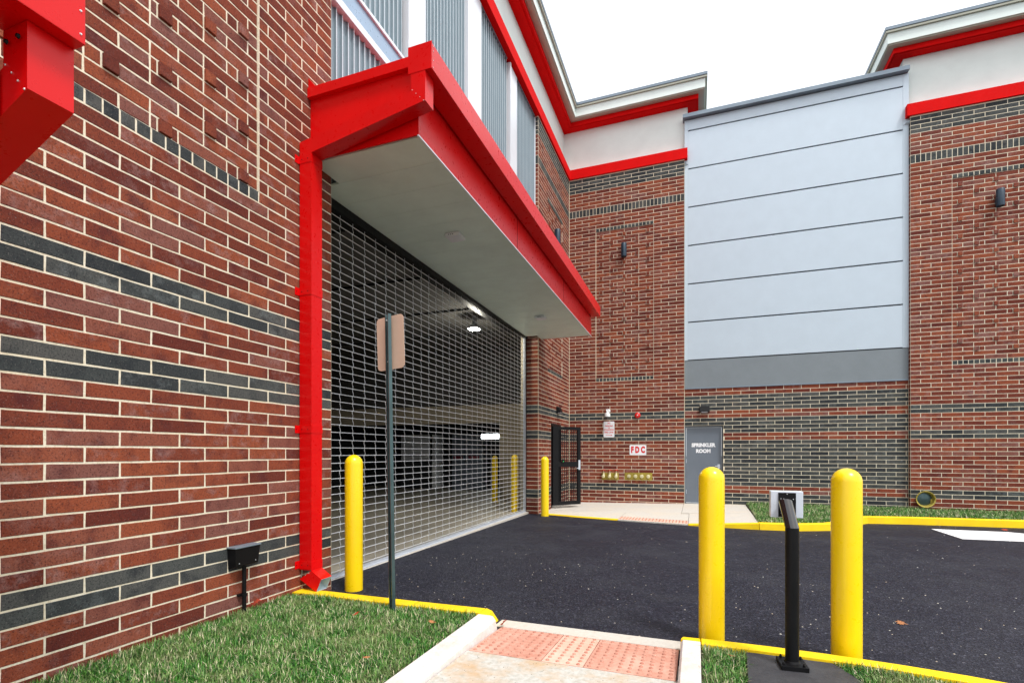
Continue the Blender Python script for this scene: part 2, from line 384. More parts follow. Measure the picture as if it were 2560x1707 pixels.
def rows_for(fr, a0, a1, n0, n1, z0, m, org, par, dark, panel=None, holes=(), soldier=None, base=0.0):
    """bricks as (frame, a0, a1, z0, z1, out, mat)"""
    out = []
    for n in range(n0, n1):
        zb, zt = z0 + n * m, z0 + (n + 1) * m
        if soldier and n == soldier + 1: continue
        if soldier and n == soldier:
            k = int(round((a1 - a0) / Q)); q = (a1 - a0) / k
            out += [(fr, a0 + i * q, a0 + (i + 1) * q, zb, zt + m, 0, 'grey_brick') for i in range(k)]; continue
        mat = 'grey_brick' if n in dark else 'red_brick'
        segs = [(a, bb, base, mat) for a, bb in rowjoints(a0, a1, org, (n % 2) == par)]
        if panel:
            p0, p1, nb, nt_, near = panel
            if n in (nb, nt_):
                segs = [(a, bb, base, mat) for a, bb in rowjoints(a0, p0, org, (n % 2) == par)] if p0 > a0 + .03 else []
                segs += [(p0 + i * Q, p0 + (i + 1) * Q, base, 'grey_brick') for i in range(int(round((p1 - p0) / Q)))]
                segs += [(a, bb, base, mat) for a, bb in rowjoints(p1, a1, org, (n % 2) == par)]
            elif nb < n < nt_:
                segs = [(a, bb, base, mat) for a, bb in rowjoints(a0, p0, org, (n % 2) == par)] if p0 > a0 + .03 else []
                ph = (nt_ - n) % 4
                pat = None
                if n > nb + 2 or near:
                    if near: pat = N1 if (n % 4) == 1 else (N3 if (n % 4) == 3 and n > nb + 2 else None)
                    else: pat = P1 if ph == 2 else (P3 if ph == 0 else None)
                if pat: segs += [(p0 + q0 * Q, p0 + q1 * Q, (0.006 if pr else -0.014), mat) for q0, q1, pr in pat]
                else: segs += [(a, bb, -0.014, mat) for a, bb in rowjoints(p0, p1, p0 if not near else org, (((n % 2) == par) if near else (ph in (1, 3))))]
                segs += [(a, bb, base, mat) for a, bb in rowjoints(p1, a1, org, (n % 2) == par)]
        for a, bb, d, mt in segs:
            parts = [(a, bb)]
            for h0, h1, hz0, hz1 in holes:
                if zt > hz0 + .02 and zb < hz1 - .02:
                    nx = []
                    for q0, q1 in parts:
                        if q1 <= h0 or q0 >= h1: nx.append((q0, q1)); continue
                        if q0 < h0 - .03: nx.append((q0, h0))
                        if q1 > h1 + .03: nx.append((h1, q1))
                    parts = nx
            out += [(fr, q0, q1, zb, zt, d, mt) for q0, q1 in parts]
    return out

def lay(parent, bricks, detail=0):
    """the 300 bricks that show largest become parts, the others one joined part"""
    po = wpos(parent); sc = []
    for b_ in bricks:
        fr, a, bb, zb, zt, d, mt = b_
        x, y, z = fr.p((a + bb) / 2, 0, (zb + zt) / 2)
        dep = -x * sY + y * cY
        if dep < 0.3: sc.append(0); continue
        u = (x * cY + y * sY) / dep; v = (z - EYE) / dep
        vis = abs(u) < 1.03 and -0.48 < v < 0.92
        e0, e1 = fr.p(a, 0, 0), fr.p(bb, 0, 0)
        w = abs(((e1[0] * cY + e1[1] * sY) / max(.2, -e1[0] * sY + e1[1] * cY)) - ((e0[0] * cY + e0[1] * sY) / max(.2, -e0[0] * sY + e0[1] * cY)))
        sc.append((w * (zt - zb) / dep) if vis else 0)
    order = sorted(range(len(bricks)), key=lambda i: -sc[i]); top = [i for i in order[:300] if sc[i] > 0]
    tops = set(top)
    for i in top:
        fr, a, bb, zb, zt, d, mt = bricks[i]
        vr = random.randint(1, detail) if detail else 0
        me = brick_mesh(bb - a - JT, zt - zb - JT, fr, vr, max(d, 0), mt)
        o = bpy.data.objects.new('brick', me); COL.objects.link(o); o.parent = parent
        o.location = Vector(fr.p((a + bb) / 2, d + random.uniform(-.0007, .0007), (zb + zt) / 2)) - po
    rest = {'red_brick': MB(), 'grey_brick': MB()}
    for i in range(len(bricks)):
        if i in tops: continue
        fr, a, bb, zb, zt, d, mt = bricks[i]
        vs, fs = brick_local(bb - a - JT, zt - zb - JT, fr, 0, max(d, 0))
        c0 = fr.p((a + bb) / 2, d + random.uniform(-.0007, .0007), (zb + zt) / 2)
        rest[mt].add([(v[0] + c0[0], v[1] + c0[1], v[2] + c0[2]) for v in vs], fs)
    me = bpy.data.meshes.new('brickwork'); r, g_ = rest['red_brick'], rest['grey_brick']
    nr = len(r.v); vs = r.v + g_.v; fs = r.f + [tuple(k + nr for k in f) for f in g_.f]
    if fs:
        me.from_pydata([(v[0] - po.x, v[1] - po.y, v[2] - po.z) for v in vs], [], fs); me.update()
        me.materials.append(M['red_brick']); me.materials.append(M['grey_brick'])
        mi = np.zeros(len(fs), dtype=np.int32); mi[len(r.f):] = 1; me.polygons.foreach_set('material_index', mi)
        o = bpy.data.objects.new('brickwork', me); COL.objects.link(o); o.parent = parent; o['kind'] = 'stuff'

MD = 0.0030   # mortar set back from the brick face
# --- near wall, left of the roller grille
zN, mN = -0.031, 0.101
nearw = thing('brick_wall', 'near brick wall on the left, red with paired grey courses, beside the lawn', 'wall', (A, 2.0, 0))
pan = (3.337 - 16 * Q, 3.337, 36, 110, True)
nd = {5, 6, 19, 20, 25, 26}
br = rows_for(F_LEFT, -1.2, 4.261, 0, 94, zN, mN, 1.813, 1, nd, pan)
lay(nearw, br, 5)
mb = MB(); mb.box(A - .30, A - MD, -1.2, 4.261 - .003, -.1, zN + 36.9 * mN)
mb.box(A - .30, A - MD, 3.337 - .002, 4.258, zN + 36.9 * mN, 9.5); mb.box(A - .30, A - MD - .014, -1.2, 3.337 - .002, zN + 36.9 * mN, 9.5)
obj('mortar', mb, 'mortar', nearw)
obj('sealant_joint', MB().box(A - .02, A + .0015, 3.333, 3.341, zN + 37 * mN, 9.4), 'mortar', nearw)

zF, mF = -0.156, 0.1014
dk = {5, 6, 19, 20, 25, 26, 91, 92, 93, 94}
# --- far pier of the long wall, beyond the grille
fpier = thing('brick_wall', 'narrow brick pier between the roller grille and the inner corner', 'wall', (A, 13.0, 0))
YP = 11.539
br = rows_for(F_LEFT, YP, Y, 1, 95, zF, mF, Y, 0, dk, (YP + 2 * L4, YP + 6 * L4 - .152, 36, 79, False), [(12.66, 13.60, -1, 2.18)], 84)
F_REV = Frame(A, YP, 1, 0, 0, -1, 'rev')
for n in range(1, 95):
    zb, zt = zF + n * mF, zF + (n + 1) * mF
    if n == 85: continue
    if n == 84: zt += mF
    w = -0.313 if zt < 4.35 else -0.09
    mt = 'grey_brick' if (n in dk or n == 84) else 'red_brick'
    br.append((F_REV, w, -0.004, zb, zt, 0, mt))
lay(fpier, br)
px0, px1 = YP + 2 * L4, YP + 6 * L4 - .152; zlo = zF + 36.9 * mF
mb = MB(); mb.box(A - .313, A - MD, YP + MD, 12.66, -.15, zlo); mb.box(A - .313, A - MD, 13.60, Y + .1, -.15, zlo); mb.box(A - .313, A - MD, 12.66, 13.60, 2.18, zlo)
mb.box(A - .313, A - MD, YP + MD, px0, zlo, 4.3); mb.box(A - .313, A - MD, px1, Y + .1, zlo, 4.3); mb.box(A - .313, A - MD - .014, px0, px1, zlo, 4.3)
zt_ = zF + 79.1 * mF
mb.box(A - .313, A - MD, YP + .4, px0, 4.3, zt_); mb.box(A - .313, A - MD, px1, Y + .1, 4.3, zt_); mb.box(A - .313, A - MD - .014, px0, px1, 4.3, zt_)
mb.box(A - .313, A - MD, YP + .4, Y + .1, zt_, 9.5); mb.box(A - .09, A - MD, YP + MD, YP + .4, 4.3, 9.5)
obj('mortar', mb, 'mortar', fpier)
# --- facade, left bay
fbay = thing('brick_wall', 'brick bay with the wall valves and red bell, left of the grey door', 'wall', (-2, Y, 0))
XC, XR = A - .014, -0.312
br = rows_for(F_FACE, A + .006, XR, 1, 95, zF, mF, XC, 0, dk, (XC + 8 * Q, XC + 24 * Q, 36, 79, False), (), 84)
lay(fbay, br)
a0, a1 = XC + 8 * Q, XC + 24 * Q; zb_, zt_ = zF + 36.9 * mF, zF + 79.1 * mF
mb = MB(); mb.box(A - .3, XR - .003, Y + MD, Y + .4, -.2, zb_); mb.box(A - .3, a0, Y + MD, Y + .4, zb_, zt_)
mb.box(a1, XR - .003, Y + MD, Y + .4, zb_, zt_); mb.box(a0, a1, Y + MD + .014, Y + .4, zb_, zt_); mb.box(A - .3, XR - .003, Y + MD, Y + .4, zt_, 9.5)
obj('mortar', mb, 'mortar', fbay)
# --- recessed wall under the grey panels
XL2 = 4.82; YR = Y + .10
rbay = thing('brick_wall', 'grey and red striped brick wall under the tall pale metal panels', 'wall', (2.2, YR, 0))
F_REC = Frame(0, YR, 1, 0, 0, -1, 'rec')
rdk = set(range(21, 25)) | set(range(27, 31)) | set(range(7, 19)) | set(range(-2, 5))
br = rows_for(F_REC, XR, XL2, 1, 33, zF, mF, 0.0968, 0, rdk, None, [(-.4, .677, -1, 2.175)])
lay(rbay, br)
mb = MB(); mb.box(.677, XL2, YR + MD, YR + .3, -.2, 3.25); mb.box(XR, .677, YR + MD, YR + .3, 2.175, 3.25)
obj('mortar', mb, 'mortar', rbay)
# --- right pier
rpier = thing('brick_wall', 'tall brick pier at the right edge with the round pipe outlet', 'wall', (6, Y, 0))
br = rows_for(F_FACE, XL2, 9.7, 1, 95, zF, mF, XL2, 1, dk, (XL2 + 8 * Q, XL2 + 24 * Q, 36, 79, False), (), 84)
F_SID = Frame(XL2, Y, 0, 1, -1, 0, 'side')
for n in range(1, 95):
    if n == 85: continue
    br.append((F_SID, 0.004, .12, zF + n * mF, zF + (n + (2 if n == 84 else 1)) * mF, 0, 'grey_brick' if (n in dk or n == 84) else 'red_brick'))
lay(rpier, br)
a0, a1 = XL2 + 8 * Q, XL2 + 24 * Q
mb = MB(); mb.box(XL2 + MD, 9.7, Y + MD, Y + .4, -.2, zb_); mb.box(XL2 + MD, a0, Y + MD, Y + .4, zb_, zt_)
mb.box(a1, 9.7, Y + MD, Y + .4, zb_, zt_); mb.box(a0, a1, Y + MD + .014, Y + .4, zb_, zt_); mb.box(XL2 + MD, 9.7, Y + MD, Y + .4, zt_, 9.5)
obj('mortar', mb, 'mortar', rpier)

# ------------------------------------------------------------------ parapets and cornices
def offset_line(pts, o):
    res = []
    for i, p in enumerate(pts):
        p = Vector(p); ds = []
        if i > 0: ds.append((p - Vector(pts[i - 1])).normalized())
        if i < len(pts) - 1: ds.append((Vector(pts[i + 1]) - p).normalized())
        ns = [Vector((d.y, -d.x)) for d in ds]
        if len(ns) == 1: q = p + ns[0] * o
        else: q = p + (ns[0] + ns[1]) / (1 + ns[0].dot(ns[1])) * o
        res.append(q)
    return res

def run(name, prof, path, mat, parent, bevel=0.0, label=None):
    mb = MB(); rs = []
    for k in range(len(path)):
        rs.append([(offset_line(path, o)[k].x, offset_line(path, o)[k].y, z) for o, z in prof])
    mb.rings(rs); return obj(name, mb, mat, parent, bevel=bevel, label=label)

SX, SYY = A - .205, Y + .205
def parapet(root, path, bandpath):
    run('stucco_band', [(0, 9.7), (0, 11.04), (-.3, 11.04), (-.3, 9.7)], path, 'stucco', root)
    run('red_ledge', [(-.24, 9.50), (.045, 9.50), (.045, 9.785), (.0, 9.80), (-.24, 9.80)], bandpath, 'red_trim', root, .004)
    run('red_soffit', [(-.1, 11.045), (.225, 11.045), (.225, 11.060), (.262, 11.060), (.262, 11.045), (.285, 11.045), (.285, 11.165), (-.1, 11.165)], path, 'red_trim', root)
    run('beige_soffit', [(-.1, 11.168), (.425, 11.168), (.425, 11.19), (.44, 11.19), (.44, 11.21), (-.1, 11.21)], path, 'beige', root)
    run('white_fascia', [(-.1, 11.212), (.452, 11.195), (.452, 11.435), (-.1, 11.435)], path, 'stucco', root)
    run('beige_trim', [(-.1, 11.437), (.500, 11.437), (.500, 11.482), (-.1, 11.482)], path, 'beige', root)
    run('metal_coping', [(-.3, 11.492), (.512, 11.492), (.516, 11.565), (-.3, 11.60)], path, 'coping', root, .003)

par1 = thing('parapet_cornice', 'long cornice and white band turning the inner corner above the grille', 'cornice', (A, 10, 9.5))
parapet(par1, [(SX, -1.2), (SX, SYY), (-.235, SYY), (-.235, SYY + 1.4)], [(A, -1.2), (A, Y), (-.278, Y), (-.278, Y + 1.2)])
par2 = thing('parapet_cornice', 'separate cornice and white band over the right brick pier', 'cornice', (6, Y, 9.5))
parapet(par2, [(4.745, SYY + 1.4), (4.745, SYY), (9.7, SYY)], [(4.79, Y + 1.2), (4.79, Y), (9.7, Y)])

# ------------------------------------------------------------------ pale metal panel wall
pw = thing('metal_panel_wall', 'tall wall of pale blue-grey metal panels between two brick bays', 'wall', (2.2, Y, 3.2))
YM = Y + .085
js = [3.978, 5.028, 6.083, 7.141, 8.199, 9.254, 10.305]
for i in range(6):
    obj('panel', MB().box(XR + .095, XL2 - .12, YM, YM + .05, js[i] + .017, js[i + 1] - .017), 'panel', pw, bevel=.002)
obj('panel', MB().box(XR + .095, XL2 - .12, YM, YM + .05, 10.322, 10.60), 'panel', pw, bevel=.002)
obj('corner_trim', MB().box(XR + .002, XR + .0935, YM - .003, YM + .05, 3.98, 10.60), 'panel', pw)
obj('corner_trim', MB().box(XL2 - .1185, XL2 - .002, YM - .003, YM + .05, 3.98, 10.60), 'panel', pw)
obj('joint_backing', MB().box(XR + .003, XL2 - .003, YM + .052, YM + .3, 3.2, 10.58), 'black_inside', pw)
obj('base_panel', MB().box(XR + .002, XL2 - .002, YM + .012, YM + .05, 3.215, 3.970), 'panel_dark', pw)
obj('base_flashing', MB().box(XR + .002, XL2 - .002, YM - .006, YM + .05, 3.185, 3.212), 'coping', pw, bevel=.002)
obj('coping', MB().box(XR - .045, XL2 - .02, Y - .05, Y + .6, 10.615, 10.715), 'coping', pw, bevel=.004)
for sx, d in ((XR + .003, 1), (XL2 - .003, -1)):   # small diverter flashings under the ledges
    obj('diverter', MB().add([(sx, YM - .1, 9.42), (sx + d * .11, YM - .01, 9.36), (sx, YM - .01, 9.34), (sx, YM - .1, 9.424), (sx + d * .11, YM - .01, 9.364), (sx, YM - .01, 9.344)],
        [(0, 1, 2), (3, 5, 4), (0, 3, 4, 1), (1, 4, 5, 2), (2, 5, 3, 0)]), 'panel', pw)

# ------------------------------------------------------------------ ribbed siding above the canopy
sd_ = thing('metal_siding_wall', 'silver ribbed metal siding with white piers above the red canopy', 'wall', (A, 8, 4.3))
XS = A - .115
def siding(y0, y1, z0, z1):
    n = max(2, round((y1 - y0) / .100)); p = (y1 - y0) / n; mb = MB(); pts = []
    for i in range(n):
        a = y0 + i * p
        pts += [(XS, a), (XS, a + p * .74), (XS + .028, a + p * .80), (XS + .028, a + p * .92)]
    pts.append((XS, y1)); pts += [(XS - .03, y1), (XS - .03, y0)]
    mb.loft([(x, y, z0) for x, y in pts], [(x, y, z1) for x, y in pts], False, False)
    o = obj('siding_sheet', mb, 'siding', sd_); o.data.materials.append(M['siding_rib_highlight'])
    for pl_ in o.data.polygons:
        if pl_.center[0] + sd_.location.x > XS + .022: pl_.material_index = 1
    return o
ZS = 9.46
siding(4.262, 5.738, 4.3, 6.235); siding(4.262, 5.738, 6.62, ZS)
siding(6.30, 7.64, 4.3, ZS); siding(8.272, 9.61, 4.3, ZS); siding(10.215, 11.50, 4.3, ZS)
obj('transom_ledge', MB().box(XS - .03, XS + .075, 4.262, 5.738, 6.24, 6.33), 'white_metal', sd_, bevel=.004)
obj('transom_face', MB().box(XS - .03, XS + .05, 4.262, 5.738, 6.345, 6.575), 'blue_metal', sd_)
obj('transom_ledge', MB().box(XS - .03, XS + .075, 4.262, 5.738, 6.58, 6.625), 'white_metal', sd_, bevel=.004)
for y0, y1 in ((5.856, 6.295), (7.705, 8.267), (9.752, 10.165)):
    obj('white_pier', MB().box(XS - .03, XS + .060, y0, y1, 4.3, ZS), 'white_metal', sd_, bevel=.004)
    obj('pier_trim', MB().box(XS - .03, XS + .085, y0 - .055, y0 - .004, 4.3, ZS), 'white_metal', sd_, bevel=.003)
for y0, y1 in ((5.74, 5.80), (7.642, 7.648), (9.612, 9.695), (10.167, 10.213), (11.50, 11.545), (6.297, 6.299)):
    obj('shadow_gap', MB().box(XS - .03, XS - .012, y0, y1, 4.3, ZS), 'black_inside', sd_)
obj('edge_trim', MB().box(XS - .03, XS + .045, 11.502, 11.532, 4.3, ZS), 'white_metal', sd_)
for y0, y1 in ((4.262, 5.738), (6.30, 7.64), (8.272, 9.61), (10.215, 11.50)):
    obj('head_trim', MB().box(XS - .03, XS + .045, y0, y1, ZS, ZS + .03), 'coping', sd_)
obj('backing_wall', MB().box(A - .30, XS - .035, 4.262, YP + .4, 4.45, 9.49), 'dark_wall', sd_)

# ------------------------------------------------------------------ red canopy
cn = thing('entrance_canopy', 'red metal canopy with pale soffit over the roller grille', 'canopy', (A, 8, 4.2))
YN, YE, XO, XB = 3.955, 11.838, -2.342, -2.126
def sl(y): return 0.0115 * (YE - y)        # slight fall towards the far end
def slab(x0, x1, y0, y1, z0, z1):
    return MB().add([(x, y, z + sl(y)) for z in (z0, z1) for x, y in ((x0, y0), (x1, y0), (x1, y1), (x0, y1))],
                    [(0, 3, 2, 1), (4, 5, 6, 7), (0, 1, 5, 4), (1, 2, 6, 5), (2, 3, 7, 6), (3, 0, 4, 7)])
np_ = 20; w = (YE - YN - .06) / np_
for i in range(np_):
    y0 = YN + .03 + i * w
    obj('soffit_board', slab(-3.824 if 4.27 < y0 < YP - w * 1.1 else A + .002, XO - .014, y0 + .0018, y0 + w - .0018, 4.205, 4.225), 'soffit', cn)
obj('roof_deck', slab(A + .002, XO - .012, YN + .01, YE - .01, 4.235, 4.72), 'black_inside', cn)
obj('soffit_edge', slab(XO - .012, XO + .004, YN - .004, YE, 4.192, 4.206), 'white_metal', cn)
obj('fascia', slab(XO - .010, XO, YN, YE, 4.207, 4.66), 'red_metal', cn)
obj('end_panel', slab(A + .002, XO - .012, YN, YN + .012, 4.207, 4.80), 'red_metal', cn)
obj('end_panel', slab(A + .002, XO - .012, YE - .012, YE, 4.207, 4.80), 'red_metal', cn)
obj('end_coping', slab(A + .002, XO - .02, YN - .045, YN + .10, 4.800, 4.895), 'red_metal', cn, bevel=.003)
obj('roof_sheet', slab(A + .002, XO + .05, YN + .012, YE - .002, 4.805, 4.83), 'red_metal', cn)
obj('gutter', slab(XO + .012, XB, 3.805, YE, 4.642, 4.86), 'red_metal', cn, bevel=.003)
obj('gutter_end_cap', slab(XO - .012, XB + .004, 3.797, 3.804, 4.636, 4.868), 'red_metal', cn)
obj('wall_flashing', MB().add([(A + .003, YN - .03, 4.99), (A + .003, YN + .26, 4.99), (A + .003, YN - .03, 5.09), (A + .09, YN - .03, 4.99), (A + .09, YN + .2, 4.985)],
    [(0, 2, 1), (0, 3, 2), (3, 4, 2), (2, 4, 1), (0, 1, 4, 3)]), 'red_metal', cn)
for y in (6.6, 9.2):
    obj('fascia_joint', slab(XO, XO + .003, y, y + .004, 4.21, 4.63), 'black_metal', cn)
for k, z in enumerate((4.66, 4.72, 4.80, 4.84)):
    obj('rivet', MB().lathe([(.004, 0), (.003, .003)], (XB + .002, 3.83, z + sl(3.83)), 'X', 8), 'steel', cn)

def light_box(x, y, label):
    t = thing('soffit_light', label, 'light', (x, y, 4.2 + sl(y)), 'square lights under the canopy')
    z = 4.203 + sl(y)
    obj('housing', MB().box(x - .10, x + .10, y - .10, y + .10, z - .045, z), 'white_plastic', t, bevel=.006)
    obj('diffuser', MB().box(x - .085, x + .085, y - .085, y + .085, z - .053, z - .0455), 'sign_white', t, bevel=.003)
    mb = MB()
    for k in range(3): mb.box(x - .05 + k * .028, x - .036 + k * .028, y - .1012, y - .1002, z - .030, z - .020)
    obj('vents', mb, 'black_metal', t)
light_box(-2.95, 5.90, 'nearer square white light under the canopy soffit')
light_box(-3.00, 9.90, 'farther square white light under the canopy soffit')

# ------------------------------------------------------------------ downspouts
def rect(x0, x1, y0, y1, z): return [(x0, y0, z), (x1, y0, z), (x1, y1, z), (x0, y1, z)]
def downspout(y0, y1, ztop, zel, zwall, zshoe, label, straps, group):
    dx0, dx1 = XO + .014, XO + .155          # vertical stub below the gutter
    wx0, wx1 = A + .012, A + .152
    t = thing('downspout', label, 'downspout', (wx0, y0, 0), group)
    obj('upper_stub', MB().loft([(dx0, y0, zel + .05), (dx1, y0, zel - .06), (dx1, y1, zel - .06), (dx0, y1, zel + .05)], rect(dx0, dx1, y0, y1, ztop)), 'red_metal', t)
    obj('sloped_leg', MB().loft([(dx0, y0, zel + .05), (dx1, y0, zel - .06), (dx1, y1, zel - .06), (dx0, y1, zel + .05)],
        [(wx0, y0, zwall + .06), (wx1, y0, zwall - .06), (wx1, y1, zwall - .06), (wx0, y1, zwall + .06)]), 'red_metal', t)
    obj('wall_pipe', MB().loft(rect(wx0, wx1, y0, y1, zshoe), [(wx0, y0, zwall + .06), (wx1, y0, zwall - .06), (wx1, y1, zwall - .06), (wx0, y1, zwall + .06)]), 'red_metal', t)
    for z in straps:
        st = obj('strap', MB().box(wx0 - .008, wx1 + .003, y0 - .0035, y1 + .0035, z, z + .073), 'red_metal', t)
        obj('strap_lug', MB().box(A + .001, A + .004, y0 - .05, y0 - .002, z, z + .073), 'red_metal', st)
        for k in (.03, .10):
            obj('screw', MB().lathe([(.0045, .0), (.003, .004)], (wx0 + k, y0 - .004, z + .036), 'Y', 8), 'black_metal', st)
        obj('screw', MB().lathe([(.0045, .0), (.003, .004)], (A + .004, y0 - .03, z + .036), 'X', 8), 'black_metal', st)
    for k in range(4):
        f = k / 3
        obj('screw', MB().lathe([(.004, 0), (.003, .003)], (dx0 + (dx1 - dx0) * (.1 + .8 * f), y0 - .0005, zel + .055 - .115 * f), 'Y', 8), 'steel', t)
    return t, wx0, wx1
y0, y1 = 3.800, 3.942
ds, wx0, wx1 = downspout(y0, y1, 4.735, 4.530, 4.33, .335, 'red square downspout running from the canopy down to the lawn corner', (.345, 1.63, 2.935, 4.185), 'red downspouts')
# shoe kicked out along +x with an open mouth
r0 = [(wx0, y0, .335), (wx1, y0, .335), (wx1, y1, .335), (wx0, y1, .335)]
r1 = [(wx0, y0, .245), (wx1, y0, .335), (wx1, y1, .335), (wx0, y1, .245)]
dxs, dzs = .115, -.075
r2 = [(wx0 + .195, y0, .137), (wx1 + dxs, y0, .262), (wx1 + dxs, y1, .262), (wx0 + .195, y1, .137)]
mb = MB(); mb.loft(r1, r2, False, False); obj('shoe', mb, 'red_metal', ds)
ri = [(p[0] + (.003 if i in (0, 3) else -.001), p[1] + (.0025 if i < 2 else -.0025), p[2] + (.004 if i in (0, 3) else -.004)) for i, p in enumerate(r2)]
rj = [(wx0 + .03, y0 + .0025, .252), (wx1 - .01, y0 + .0025, .328), (wx1 - .01, y1 - .0025, .328), (wx0 + .03, y1 - .0025, .252)]
mb = MB(); mb.loft(rj, ri, True, False); obj('shoe_lining', mb, 'duct_inside', ds)
for p in ((.02, .27), (.07, .29), (.11, .31)):
    obj('screw', MB().lathe([(.004, 0), (.003, .003)], (wx0 + p[0], y0 - .0005, p[1]), 'Y', 8), 'steel', ds)

# second canopy, whose gutter end and downspout top show at the upper left
c2 = thing('entrance_canopy', 'end of a second red canopy gutter at the upper left corner', 'canopy', (A, .6, 2.95))
obj('gutter', MB().box(XO + .012, XB, -.9, 1.208, 2.955, 3.30), 'red_metal', c2, bevel=.003)
obj('fascia', MB().box(XO - .01, XO, -.9, 1.06, 2.60, 2.95), 'red_metal', c2)
obj('end_panel', MB().box(A + .002, XO - .012, 1.048, 1.06, 2.60, 3.16), 'red_metal', c2)
obj('roof_sheet', MB().box(A + .002, XO + .05, -.9, 1.06, 3.165, 3.19), 'red_metal', c2)
obj('soffit', MB().box(A + .002, XO - .012, -.9, 1.046, 2.60, 2.62), 'soffit', c2)
for z in (2.985, 3.07, 3.155):
    obj('screw', MB().lathe([(.0045, 0), (.003, .004)], (XB, 1.192, z), 'X', 8), 'steel', c2)
ds2, _, _ = downspout(1.064, 1.204, 2.953, 2.775, 2.30, .30, 'red square duct dropping from the gutter end at upper left', (.4, 1.6), 'red downspouts')
for k in (.05, .12):
    obj('bolt', MB().lathe([(.009, 0), (.007, .008)], (XO + k, 1.058, 2.90), 'Y', 10), 'black_metal', ds2)

# ------------------------------------------------------------------ rolling grille
XG = -3.880
gr = thing('rolling_grille', 'closed rolling grille of steel rods across the garage entrance', 'grille', (XG, 8, 0))
Y0, Y1 = 3.98, 11.46
me_rod = None
zs = [0.085 + i * .0884 for i in range(48)]
for z in zs:
    if me_rod is None:
        o = obj('rod', MB().tube([(XG, Y0, z), (XG, Y1, z)], .0048, 6), 'steel', gr, smooth=True, loc=(XG, 8, z)); me_rod = o.data
    else:
        o = bpy.data.objects.new('rod', me_rod); COL.objects.link(o); o.parent = gr; o.location = (0, 0, z)
first = None
for k in range(33):
    y = 4.786 - 3 * .2283 + k * .2283
    if y > Y1: break
    if first is None:
        mb = MB()
        for i in range(len(zs) - 1):
            z = zs[i]; pts = []
            for j in range(5):
                f = j / 4; pts.append((XG + .0065, y + .011 * math.sin(f * 2 * PI) * .8 + (.004 if i % 2 else -.004), z + f * .0884))
            rs = [[(p[0] - .0018, p[1] - .0028, p[2]), (p[0] + .0018, p[1] - .0028, p[2]), (p[0] + .0018, p[1] + .0028, p[2]), (p[0] - .0018, p[1] + .0028, p[2])] for p in pts]
            mb.rings(rs)
        first = obj('link_chain', mb, 'steel', gr, loc=(XG, y, 0)); fl = first.location.copy(); fy = y
    else:
        o = first.copy(); COL.objects.link(o); o.location = (fl.x, fl.y + y - fy, fl.z)
obj('bottom_bar', MB().box(XG - .022, XG + .022, Y0, Y1, .008, .062), 'alu', gr, bevel=.004)
obj('bottom_lip', MB().box(XG + .0225, XG + .045, Y0, Y1, .018, .030), 'alu', gr)
obj('guide_track', MB().box(XG - .04, XG - .008, Y1 + .002, YP - .004, -.03, 4.2).box(XG + .010, XG + .022, Y1 - .02, YP - .03, -.03, 4.2), 'alu', gr)
obj('track_angle', MB().box(XG + .024, A - .314, Y1 + .02, YP - .003, -.03, 4.2), 'black_metal', gr)
obj('guide_track', MB().box(XG - .04, XG + .03, 3.95, 3.98, 0, 4.2), 'alu', gr)
lt = thing('steel_lintel', 'black steel lintel along the top of the grille opening', 'lintel', (A, 8, 4.15))
obj('lintel_plate', MB().add([(x, y, (4.186 if k == 0 else 4.224 + sl(y))) for k in (0, 1) for x, y in ((XG - .03, 4.262), (-3.826, 4.262), (-3.826, YP - .003), (XG - .03, YP - .003))], [(0, 3, 2, 1), (4, 5, 6, 7), (0, 1, 5, 4), (1, 2, 6, 5), (2, 3, 7, 6), (3, 0, 4, 7)]), 'black_metal', lt)
obj('head_box', MB().box(XG - .45, XG - .055, 3.9, YP, 4.36, 4.60), 'black_metal', lt)
obj('threshold', MB().box(XG - .12, -3.802, 4.262, YP - .005, -.06, .0165), 'concrete_clean', kind='structure')

# ------------------------------------------------------------------ garage inside the grille
def st(name, mb, mat, **kw): return obj(name, mb, mat, kind='structure', **kw)
st('garage_floor', MB().add([(-14, 2, -.0), (XG - .12, 2, .0), (XG - .12, 24, -.045), (-14, 24, -.045), (-14, 2, -.2), (XG - .12, 2, -.2), (XG - .12, 24, -.2), (-14, 24, -.2)],
   [(0, 1, 2, 3), (7, 6, 5, 4), (0, 4, 5, 1), (1, 5, 6, 2), (2, 6, 7, 3), (3, 7, 4, 0)]), 'garage_floor')
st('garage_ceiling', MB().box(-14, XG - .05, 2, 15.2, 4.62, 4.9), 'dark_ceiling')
for i, y in enumerate((5.9, 8.0, 10.1, 12.2)):
    bt = thing('ceiling_beam', ['nearest', 'second', 'third', 'farthest'][i] + ' dark concrete beam across the garage ceiling', 'beam', (-9, y, 4.4), 'dark beams under the garage ceiling')
    obj('beam_joint', MB().box(-14, XG - .46, y - .012, y + .012, 4.585, 4.618), 'black_inside', bt)
bw = thing('garage_wall', 'beige block wall at the back of the garage with a wide opening', 'wall', (-7, 14.9, 0))
mb = MB().box(-5.882, A - .31, 14.9, 15.1, -.1, 4.62).box(-14, -5.882, 14.9, 15.1, 2.39, 2.97)
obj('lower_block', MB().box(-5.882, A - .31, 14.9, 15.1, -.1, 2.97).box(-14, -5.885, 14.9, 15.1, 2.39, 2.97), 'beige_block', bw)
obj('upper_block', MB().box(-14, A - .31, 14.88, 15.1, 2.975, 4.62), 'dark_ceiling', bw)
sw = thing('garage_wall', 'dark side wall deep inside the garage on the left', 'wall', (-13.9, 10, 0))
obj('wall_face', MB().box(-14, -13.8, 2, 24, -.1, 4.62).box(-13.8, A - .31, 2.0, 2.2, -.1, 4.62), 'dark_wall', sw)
iw = thing('garage_wall', 'inner garage wall behind the narrow brick pier', 'wall', (A - .4, 13, 0))
